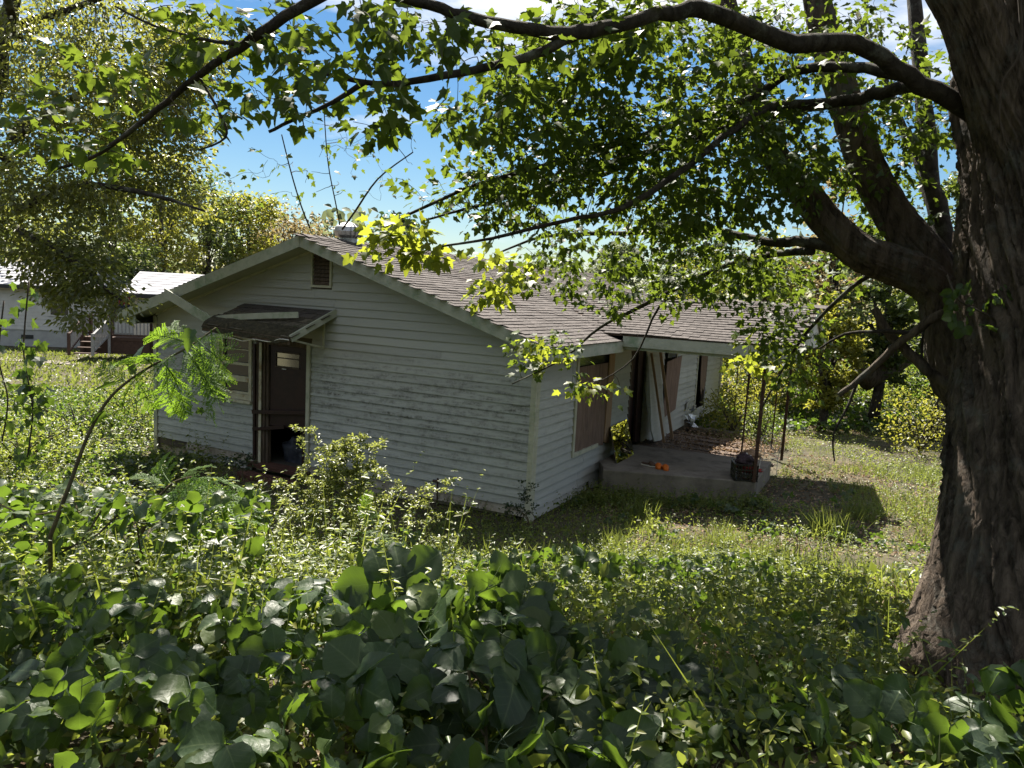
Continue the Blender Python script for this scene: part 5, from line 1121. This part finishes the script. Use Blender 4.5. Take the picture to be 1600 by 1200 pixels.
g4 = leaves('porch_litter', T_ovate(.6), P, rvec(2600, 0, 1)*A([1, 1, .3]), rvec(2600, 1.2, .6), rng.uniform(.03, .07, 2600), M['litter']); tag(g4, 'dry leaves heaped on the collapsed porch decking', 'leaf litter')
# small weeds on the bank in front
P = region(96000, 1.5, 9.2, -6.5, 3.2, lambda P, s, r: np.abs(r) < .8*s + .3, True); P = P[patch(P, .8, .34, 34)]; n = len(P)
s_, r_ = to_sr(P[:, 0], P[:, 1]); hgt = (.12 + .5*fbm(P[:, 0]*1.1+9, P[:, 1]*1.1, 0, 3, 6))*np.interp(s_, [1.5, 3, 5, 6.5, 7.8, 9.3], [.9, 1.1, 1.1, .75, .3, .15])*np.where(r_ < -.1*s_, 1.35, .9); P[:, 2] += rng.random(n)**.6*hgt
g5 = leaves('bank_weeds', T_ovate(.6), P, rvec(n, .0, .8), rvec(n, 1.2, .5) - VY*.3, np.clip(rng.lognormal(-3.35, .5, n), .014, .12), M['weed']); tag(g5, 'mixed small leaved weeds covering the bank', 'weeds')
P = region(9000, 1.2, 8.8, -6, 4, lambda P, s, r: np.abs(r) < .8*s + .3, True); n = len(P); hg = .35*rng.random(n); P[:, 2] += hg
g6 = leaves('bank_grass', T_blade(.03), P - A([0, 0, .2]), rvec(n, 1., .55), rvec(n, .1, 1), rng.uniform(.12, .32, n), M['grass']); tag(g6, 'thin grass stems between the bank weeds', 'grass')
P = region(10000, 1.2, 8, -5, 4, lambda P, s, r: np.abs(r) < .8*s + .4, True); n = len(P)
g7 = leaves('bank_litter', T_ovate(.6), P + A([0, 0, .02]), rvec(n, 0, 1)*A([1, 1, .3]), rvec(n, 1., .6), rng.uniform(.03, .08, n), M['litter']); tag(g7, 'dead leaves under the bank vines', 'leaf litter')
def sprigs(name, P, h, nl, ls, mat, label):
    n = len(P); lean = rng.normal(size=(n, 3))*.3; lean[:, 2] = 1; Hh = h*rng.uniform(.5, 1.4, n); t = rng.random((n, nl))*.85 + .15
    B = P[:, None, :] + lean[:, None, :]*(Hh[:, None]*t)[..., None]; B = B.reshape(-1, 3); q = len(B)
    a = rng.uniform(0, 6.283, q); D = np.stack([np.cos(a), np.sin(a), rng.uniform(-.3, .5, q)], 1)
    v1, f1 = scatter(T_ovate(.5), B, D, rvec(q, 1.2, .4) - VY*.2, ls*rng.uniform(.6, 1.4, q)*(1.15 - .6*t.ravel()))
    v2, f2 = scatter((A([(-.012, 0, 0), (.012, 0, 0), (0, 1, 0)]), A([(0, 1, 2)])), P, lean, rvec(n), Hh)
    o = build(name, np.vstack([v1, v2]), np.vstack([f1, f2 + len(v1)]), mat); o['kind'] = 'stuff'; tag(o, label, 'weeds')
P = region(5200, 3.0, 8.4, -6.5, 3, lambda P, s, r: np.abs(r) < .8*s + .3, True); P = P[patch(P, .9, .45, 95)]; n = len(P); s_, r_ = to_sr(P[:, 0], P[:, 1]); P[:, 2] += np.interp(s_, [3, 5, 6.5, 8.4], [.5, .5, .4, .12])*(.3 + .9*rng.random(n))*np.where(r_ < -.1*s_, 1.3, .8)
gb = leaves('bank_broadleaf', T_lite_kudzu(), P, rvec(n, -.2, .8), rvec(n, 1.1, .55) - VY*.3, np.clip(rng.lognormal(-2.75, .4, n), .03, .13), M['kudzu']); tag(gb, 'scattered broad vine leaves among the bank weeds', 'vines')
P = region(1500, 8.4, 14, -.5, 6); P = P[patch(P, .9, .5, 96)]; n = len(P); P[:, 2] += .05 + .15*rng.random(n)
gb = leaves('yard_broadleaf', T_lite_kudzu(), P, rvec(n, -.2, .8), rvec(n, 1.1, .55) - VY*.3, np.clip(rng.lognormal(-2.9, .4, n), .03, .1), M['kudzu']); tag(gb, 'scattered broad vine leaves in the sunlit yard', 'vines')
P = region(9000, 1.0, 3.2, -3, 3, lambda P, s, r: np.abs(r) < .85*s + .3); n = len(P); P[:, 2] += .02 + .22*rng.random(n)
gc = leaves('bank_undergrowth', T_ovate(.7), P, rvec(n, -.1, .8), rvec(n, 1.1, .5), np.clip(rng.lognormal(-3.1, .4, n), .02, .1), M['weed']); tag(gc, 'low leafy undergrowth beneath the nearest kudzu', 'weeds')
q_ = rng.random(420); P = np.stack([.2 + 2.9*q_, 1.75 + .95*q_ - .7*rng.random(420)**1.5, 0*q_], 1); P[:, 2] = ground_z(P[:, 0], P[:, 1])
sprigs('slab_weeds', P, .24, 14, .05, M['weed'], 'shaded leafy weeds crowding the near edge of the porch slab')
P = region(2600, 2.2, 9.0, -6.5, 3., lambda P, s, r: np.abs(r) < .8*s + .3, True); sprigs('bank_sprigs', P, .55*np.interp(to_sr(P[:, 0], P[:, 1])[0], [2, 5, 6.5, 7.8, 9], [1, 1, .8, .35, .2]), 16, .05, M['weed'], 'leafy upright weed stems rising from the bank')
P = region(2400, 8, 18, -1, 9.5); P = P[patch(P, .7, .42, 91)]; sprigs('yard_sprigs', P, .26, 14, .04, M['weed'], 'leafy upright weed stems scattered in the yard')
P = region(700, 3.2, 6.6, -6, 0, lambda P, s, r: (pxr(r, s) < 720) & (pxr(r, s) > -80)); sprigs('tall_sprigs', P, .85, 26, .06, M['weed'], 'tallest leafy weed stems at the left of the bank')
P = region(1800, 8, 20, -18, -5, lambda P, s, r: r > -.95*s); sprigs('field_sprigs', P, .6, 14, .08, M['weed'], 'tall leafy weed stems in the left field')
n = 9000; a = rng.uniform(0, 6.283, n); d_ = 1.0 + 1.7*rng.random(n); P = A([tb0[0], tb0[1], 0]) + np.stack([np.cos(a)*d_, np.sin(a)*d_, 0*a], 1); P[:, 2] = ground_z(P[:, 0], P[:, 1]) + .02 + .16*rng.random(n)**1.6
gf = leaves('trunk_foot_weeds', T_ovate(.6), P, rvec(n, 0, .8), rvec(n, 1., .6), np.clip(rng.lognormal(-3.0, .45, n), .02, .12), M['weed']); tag(gf, 'low shaded weeds round the foot of the maple', 'weeds')
n = 3000; a = rng.uniform(0, 6.283, n); d_ = .95 + 1.6*rng.random(n); P = A([tb0[0], tb0[1], 0]) + np.stack([np.cos(a)*d_, np.sin(a)*d_, 0*a], 1); P[:, 2] = ground_z(P[:, 0], P[:, 1]) + .015
gf = leaves('trunk_foot_litter', T_ovate(.6), P, rvec(n, 0, 1)*A([1, 1, .2]), rvec(n, 1.2, .5), rng.uniform(.03, .08, n), M['litter']); tag(gf, 'brown fallen leaves round the foot of the maple', 'leaf litter')
P = region(5200, .2, 9, -12, 9, lambda P, s, r: (np.abs(r) > .75*s + .2) & (np.abs(r) < .8*s + 4.5)); n = len(P); P[:, 2] += .1 + .4*rng.random(n)
gs = leaves('side_vines', T_lite_kudzu(), P, rvec(n, -.3, .8), rvec(n, 1., .6), np.clip(rng.lognormal(-2.35, .35, n), .05, .16), M['kudzu']); tag(gs, 'vines spreading along the bank to either side', 'vines')
# left field of vines running to the neighbour's lawn
P = region(30000, 8.5, 23, -20, -5.6, lambda P, s, r: r > -.95*s); n = len(P); mound = fbm(P[:, 0]*.45+30, P[:, 1]*.45, 0, 4, 44); P[:, 2] += (.05 + 1.15*np.clip(mound-.3, 0, 1))*(.55+.45*rng.random(n))*sstep(23.5, 19, to_sr(P[:, 0], P[:, 1])[0])
g8 = leaves('vine_field', T_lite_kudzu(), P[::2], rvec(len(P[::2]), -.2, .8), rvec(len(P[::2]), 1.2, .5) - VY*.3, rng.uniform(.055, .11, len(P[::2])), M['kudzu']); tag(g8, 'sunlit carpet of broad vine leaves left of the house', 'vines')
g9 = leaves('field_weeds', T_ovate(.6), P[1::2], rvec(len(P[1::2]), .0, .8), rvec(len(P[1::2]), 1.2, .5) - VY*.3, rng.uniform(.04, .1, len(P[1::2])), M['weed']); tag(g9, 'bright yellow green weeds mixed in the left field', 'weeds')
P = region(26000, 19, 34, -30, -7, lambda P, s, r: r > -.85*s - 1); n = len(P)
g10 = leaves('lawn', T_blade(.2), P, rvec(n, 1, .7), rvec(n, .2, 1), rng.uniform(.08, .17, n), M['grass']); tag(g10, 'short sunlit lawn before the neighbouring house', 'lawn')
# shade weeds along the walls
P = region(26000, 6, 15, -10, 2.5, lambda P, s, r: (P[:, 1] < .2) & (P[:, 1] > -4.2) & (P[:, 0] > -9) | ((P[:, 0] < 2.2) & (P[:, 0] > 0) & (P[:, 1] < 2.2) & (P[:, 1] > -2))); n = len(P); P[:, 2] += rng.random(n)**1.5*.2
g11 = leaves('shade_weeds', T_ovate(.55), P, rvec(n, .2, .8), rvec(n, .9, .7), rng.uniform(.03, .07, n), M['weed']); tag(g11, 'low weeds in the shade along the house walls', 'weeds')
# green bank and bushes behind the yard at the right
P = region(12000, 19, 36, 5, 24); n = len(P); P[:, 2] += .2 + (1.1*fbm(P[:, 0]*.3, P[:, 1]*.3, 0, 3, 60))*rng.random(n)*sstep(19, 25, to_sr(P[:, 0], P[:, 1])[0])
g12 = leaves('vine_bank', T_lite_kudzu(), P, rvec(n, -.2, .8), rvec(n, 1., .6), rng.uniform(.09, .16, n), M['kudzu']); tag(g12, 'bright vine covered bank behind the yard', 'vines')
def bush(px, d, yb, w, h, mat, lab, n=1400, ls=.07, name='bush'):
    b = at(px, 600, d); b[2] = gz(b[0], b[1]); t = thing(name, b, lab, 'bush', 'bushes round the yard'); mb = MB()
    for k in range(9): a = k*.7; mb.tube(smooth_path([b, b + A([math.cos(a)*w*.3, math.sin(a)*w*.3, h*.5]), b + A([math.cos(a)*w*.8, math.sin(a)*w*.8, h*rng.uniform(.6, 1)])], 2), np.linspace(.02, .005, 5), 4, False)
    mb.build('stems', M['twig'], t)['kind'] = 'stuff'
    q = rng.normal(size=(n, 3)); q /= np.linalg.norm(q, axis=1)[:, None]; q *= (rng.random(n)**.35)[:, None]; lump = .7 + .6*fbm(q[:, 0]*2+px, q[:, 1]*2, q[:, 2]*2, 3, 3)
    P = b + q*lump[:, None]*A([w, w, h*.55]) + A([0, 0, h*.5]); leaves('foliage', T_ovate(.6), P, rvec(n, -.1, 1), rvec(n, .8, .7), ls*(1+.35*rng.uniform(-1, 1, n)), mat, t)
bush(1150, 19, 0, .9, 1.3, M['far_yellow'], 'bright yellow green bush beyond the far end of the porch')
bush(1240, 24, 0, 1.6, 1.7, M['kudzu'], 'green vine covered bush between the porch posts and the trees')
bush(1345, 24, 0, 1.4, 1.3, M['weed'], 'round green bush behind the brush pile')
bush(1450, 17, 0, 1.1, 1.5, M['far_yellow'], 'bright bush left of the maple trunk at the yard edge')
bush(1300, 26.5, 0, 1.7, 2.0, M['far_yellow'], 'wide yellow green bush directly above the brush pile', 2400, .09)
bush(1410, 23, 0, 1.3, 1.7, M['weed'], 'tall leafy bush right of the brush pile, below the fallen log', 2000, .085)
bush(1195, 22.5, 0, 1.5, 1.9, M['far_yellow'], 'tall sunlit bush seen between the iron porch bars', 2400, .085)
bush(1475, 20.5, 0, 1.2, 2.1, M['kudzu'], 'high green bush touching the left edge of the maple trunk', 1800, .09)
bush(1195, 17.5, 0, .5, 1.1, M['far_green'], 'dark bush hugging the far porch column', 800)
bush(215, 17, 0, 1.3, 1.2, M['weed'], 'bright bush beside the left corner of the white house')
bush(120, 16, 0, 1.5, 1.0, M['kudzu'], 'dark green mound of vines in the left field')
bush(30, 13, 0, 1.3, 1.0, M['weed'], 'weedy bush at the left edge before the lawn')
bp = thing('brush_pile', at(1300, 606, 24) * A([1, 1, 0]) + A([0, 0, gz(*at(1300, 606, 24)[:2])]), 'heap of brown brush and sticks at the back of the yard', 'brush pile'); b0 = org(bp)
for k in range(46):
    a = rng.uniform(0, 6.28); c = b0 + A([rng.normal()*1.2, rng.normal()*.7, rng.uniform(.05, .55)]); d_ = A([math.cos(a), math.sin(a), rng.uniform(-.25, .3)])*rng.uniform(.4, 1.1)
    MB().tube([c - d_, c + rng.normal(size=3)*.06, c + d_], [.03, .022, .01], 5).build('stick', M['limb'], bp)
lg = MB(); lg.tube(smooth_path([at(1345, 590, 21), at(1400, 560, 21), at(1450, 520, 21)], 4), np.linspace(.42, .34, 9), 12); tag(lg.build('fallen_log', M['bark'], None, True), 'thick grey fallen log propped at the back of the yard', 'log')
# ------------------------------------------------------------------ kudzu plants on the bank: single leaves
def canopy(x, y, s):
    return ground_z(x, y) + (.10 + 1.0*fbm(x*1.0+3, y*1.0+7, 0, 3, 71))*np.interp(s, [1, 3, 6, 9], [1.0, .9, .7, .4])
kl = T_kudzu(1); klite = T_kudzu(3, 4)
def kudzu(label, s0, s1, rf, n, nparts, size, seed, lift=.0, keep=None, loc=None):
    P = region(n*4, s0, s1, -6, 5, rf, True)[:n]; n = len(P); s, r = to_sr(P[:, 0], P[:, 1]); top = canopy(P[:, 0], P[:, 1], s) + lift
    g = P[:, 2].copy(); P[:, 2] = g + (top-g)*(1 - .75*rng.random(n)**2.2) - .05
    dist = np.linalg.norm(P-EYE, axis=1); ok = (dist > 1.25); P = P[ok]; n = len(P)
    D = rvec(n, -.5, .8) - VY*.35; Nn = rvec(n, .9, .65) - VY*.4; sz = size*np.clip(rng.lognormal(-.15, .42, n), .35, 1.5)
    c = P.mean(0); c[2] = gz(c[0], c[1]); t = thing('kudzu_plant', c, label, 'vine', 'kudzu on the bank')
    inf, x, y, d = in_frame(P, 0); sc = np.where(inf, sz/np.maximum(d, .1)*(.4 + (P[:, 2]-ground_z(P[:, 0], P[:, 1]))), 0); sel = np.zeros(n, bool); sel[np.argsort(-sc)[:nparts]] = True; sel &= inf
    leaf_parts('leaf', km, P[sel], D[sel], Nn[sel], sz[sel], t)
    if (~sel).sum(): leaves('undergrowth', klite, P[~sel], D[~sel], Nn[~sel], sz[~sel], M['kudzu'], t)
    st = MB()
    for k in range(26):
        a = P[rng.integers(n)]; b = P[np.argsort(np.linalg.norm(P-a, axis=1))[min(n-1, rng.integers(4, 14))]]; st.tube(smooth_path([a - A([0, 0, .1]), (a+b)/2 - A([0, 0, .14]), b - A([0, 0, .08])], 3), .006, 4, False)
    st.build('runners', M['greentwig'], t)['kind'] = 'stuff'
pxr = lambda r, s: 800 + r/s*1162
kudzu('big leaved kudzu in deep shade at the bottom middle of the view', 1.25, 3.6, lambda P, s, r: (pxr(r, s) > 560) & (pxr(r, s) < 1120), 620, 290, .135, 1)
kudzu('shaded kudzu sprawling over the bottom left corner', 1.25, 3.8, lambda P, s, r: (pxr(r, s) > -150) & (pxr(r, s) < 560), 950, 295, .072, 2)
kudzu('dark kudzu at the foot of the maple trunk, bottom right', 1.3, 3.7, lambda P, s, r: (pxr(r, s) > 1120) & (pxr(r, s) < 1750) & ((pxr(r, s) < 1440) | (s < 3.0)), 520, 260, .105, 3, -.15)
kudzu('part sunlit kudzu in the middle of the bank below the bushes', 3.6, 6.4, lambda P, s, r: (pxr(r, s) > 420) & (pxr(r, s) < 1150) & ((pxr(r, s) > 760) | (s < 4.6)), 230, 180, .082, 4)
kudzu('mound of kudzu around the leaning sapling at the left', 3.6, 6.6, lambda P, s, r: (pxr(r, s) > -60) & (pxr(r, s) < 420), 560, 290, .095, 5, .45)
# ---- feathery mimosa saplings
def frond_mesh(sd):
    q = np.random.default_rng(sd); V = []; Fc = []; bend = q.uniform(.15, .4)
    cz = lambda y: .06*math.sin(3*y) - bend*y*y
    tv, tf = tube([(0, y, cz(y)) for y in np.linspace(0, 1, 6)], [.012, .010, .009, .007, .006, .003], 4, False); V += [tuple(p) for p in tv]; Fc += [w for a, b, c, d in tf for w in ((a, b, c), (a, c, d))]
    for k in range(9):
        y = .14 + .1*k; ln = (.36*math.sin(math.pi*(.22 + .72*k/9.))+.05)
        for sg in (-1, 1):
            an = q.uniform(.5, 1.0); dr = q.uniform(.1, .5); l2 = ln*q.uniform(.8, 1.1); ca, sa = math.cos(an), math.sin(an)
            for j in range(13):
                t = (j+.8)/13; bx_, by_, bz_ = sg*l2*t*ca, y + l2*t*sa, cz(y) - dr*l2*t*t
                for s2 in (-1, 1):
                    l_ = .055*q.uniform(.8, 1.15)*(1-.3*t); w_ = .016; px_, py_ = -sa*sg*s2, ca*s2; ux_, uy_ = sg*ca, sa; tz = q.uniform(-.02, .012); b = len(V)
                    V += [(bx_, by_, bz_), (bx_ + px_*l_*.5 + ux_*w_*1.2, by_ + py_*l_*.5 + uy_*w_*1.2, bz_+tz*.4), (bx_ + px_*l_ + ux_*.012, by_ + py_*l_ + uy_*.012, bz_+tz), (bx_ + px_*l_*.5 - ux_*w_*.5, by_ + py_*l_*.5 - uy_*w_*.5, bz_+tz*.4)]
                    Fc += [(b, b+1, b+2), (b, b+2, b+3)]
    return mesh('frond', V, Fc, M['mimosa'])
fms = [frond_mesh(k) for k in range(4)]
def sapling(label, stem, fr, r0, kl_=()):
    P = smooth_path(stem, 5); b = P[0].copy(); b[2] = min(b[2], gz(b[0], b[1])); t = thing('mimosa_sapling', b, label, 'sapling')
    P = np.vstack([[b], P]); MB().tube(P, np.linspace(r0, .005, len(P)), 7).build('stem', M['greentwig'], t, True)
    for a, e in fr:
        d = e - a; ln = np.linalg.norm(d)
        for nn in (A([0, -.35, 1.]) + rng.normal(size=3)*.5,): leaf_parts('frond', [random.choice(fms)], A([a]), A([d]), A([nn]), [ln], t)
    if len(kl_): leaf_parts('leaf', [part_mesh(T_maple(), M['kudzu'], 'broad_leaf')], A([q[0] for q in kl_]), rvec(len(kl_), -.3, .5), rvec(len(kl_), .4, .4) - VY*.4, [q[1] for q in kl_], t)
d0 = 4.3
sapling('leaning sapling at the left with feathery fronds arching across the house corner', [at(78, 840, d0), at(108, 760, d0), at(140, 675, d0), at(175, 618, d0+.05), at(228, 577, d0+.1), at(290, 545, d0+.1), at(338, 512, d0+.15)],
  [(at(*p, d0+.1), at(*q, d0+w_)) for p, q, w_ in (((200, 598), (150, 570), .1), ((210, 590), (245, 640), .2), ((308, 530), (340, 560), -.25), ((300, 538), (318, 618), .15), ((275, 552), (215, 600), -.2), ((330, 515), (345, 600), .1), ((300, 540), (330, 585), -.1), ((338, 512), (350, 535), .25), ((285, 548), (352, 632), .0), ((255, 565), (302, 642), .2), ((300, 540), (232, 515), -.1), ((250, 566), (178, 560), .1), ((235, 574), (180, 625), -.1), ((262, 560), (262, 655), .25), ((290, 545), (330, 600), -.2), ((310, 530), (250, 500), .2), ((312, 528), (325, 620), .3), ((240, 572), (200, 540), -.25))], .013,
  [(at(225, 540, d0), .13), (at(300, 515, d0-.1), .13), (at(330, 590, d0), .11), (at(318, 640, d0), .05), (at(180, 600, d0), .12), (at(155, 645, d0), .12), (at(125, 700, d0), .09), (at(120, 770, d0), .08), (at(210, 570, d0), .1)])
sapling('low feathery mimosa sprawling below the left house corner', [at(215, 850, 5.2), at(240, 790, 5.2), at(270, 755, 5.2), at(300, 745, 5.2)],
  [(at(*p, 5.2), at(*q, 5.2+w_)) for p, q, w_ in (((285, 748), (400, 795), -.1), ((290, 750), (375, 745), .1), ((270, 755), (335, 800), -.2), ((262, 765), (215, 735), .0), ((280, 750), (320, 722), .2), ((255, 775), (330, 760), -.3), ((300, 745), (352, 815), .0), ((270, 760), (240, 715), .2))], .015)
sapling('small fern-like mimosa between the two pale bushes', [at(560, 880, 6.6), at(560, 840, 6.6), at(565, 815, 6.6)],
  [(at(*p, 6.6), at(*q, 6.6+w_)) for p, q, w_ in (((560, 832), (615, 838), 0.), ((562, 822), (590, 800), .1), ((560, 838), (600, 865), -.1), ((565, 815), (570, 770), .0), ((560, 840), (500, 850), .1))], .01)
# ---- pale privet bushes against the wall
def privet(label, base, blobs, nl, ls, spd=.012, mat='small'):
    b = base.copy(); b[2] = gz(b[0], b[1]); t = thing('privet_bush', b, label, 'bush'); tr = Tree(t); top = at(*blobs[0][:3]); 
    for k in range(5): tr.limb([b + rng.normal(size=3)*A([.05, .05, 0]), b*.6 + top*.4 + rng.normal(size=3)*.05, b*.2+top*.8 + rng.normal(size=3)*.08], .009, .004, M['greentwig'], 'stem', 5)
    pts = []
    for q in blobs: pts += blob(*q)
    tr.grow(pts, nl*2, t0=.1, petiole=.004, spread=spd, sag=.1, rmax=.005, tip=.0012, droop=0); tr.finish(T_ovate(.6), ls, M[mat], M['greentwig'])
privet('tall airy pale green privet bush before the broken door', at(525, 880, 7.3), [(530, 745, 7.3, 65, 58, .3, 125), (560, 692, 7.3, 45, 16, .15, 26), (545, 710, 7.3, 40, 30, .2, 26), (520, 805, 7.2, 80, 55, .3, 130), (590, 760, 7.3, 34, 40, .2, 22), (475, 690, 7.3, 30, 30, .2, 6), (455, 790, 7.2, 36, 60, .2, 26), (530, 860, 7.1, 100, 30, .3, 60)], 26, .032)
privet('slender privet sapling in front of the dark lower wall', at(655, 870, 8.), [(670, 765, 8., 35, 14, .15, 10), (650, 800, 8., 45, 30, .2, 16), (700, 750, 8., 26, 4, .1, 4), (660, 840, 8., 40, 14, .15, 8), (622, 760, 8., 14, 14, .1, 3)], 22, .030)
privet('tiny bright sprig standing alone in the house shadow', at(705, 870, 7.8), [(708, 845, 7.8, 8, 18, .05, 5)], 10, .035)
privet('white flowered weed clump in the sunlit yard', at(1240, 850, 9.0), [(1240, 825, 9.0, 30, 18, .2, 14)], 10, .035)
privet('dark ivy clump climbing the base of the corner board', at(822, 812, 10.7), [(822, 780, 10.75, 22, 32, .06, 20), (800, 800, 10.7, 30, 14, .08, 12)], 14, .038, .02, 'magnolia')
privet('dark creeper at the foot of the wall left of the door', at(380, 742, 12.2), [(375, 722, 12.2, 32, 14, .1, 18)], 9, .06, .03, 'magnolia')
# ---- grass tufts
for k, (px, py, h, lab) in enumerate(((1000, 800, .3, 'grass tuft at the near corner of the porch slab'), (1290, 845, .42, 'tallest pale arching grass tuft at the shadow edge'), (1345, 815, .34, 'arching grass tuft near the tip of the porch shadow'), (1130, 850, .3, 'sunlit grass tuft in the middle of the yard'), (960, 860, .32, 'long bladed grass tuft at the left border of the sunlit yard'), (1200, 900, .26, 'short grass tuft lowest in the yard'))):
    b = on(px, py, 2, .05); b[2] = gz(b[0], b[1]); t = thing('grass_tuft', b, lab, 'grass tuft', 'grass tufts in the yard'); n = 240
    D = rvec(n, 1.3, .6); leaves('blades', T_blade(.014), b + rng.normal(size=(n, 3))*A([.13, .13, 0]), D, rvec(n, 0, 1), h*rng.uniform(.6, 1.3, n), M['grass'], t)
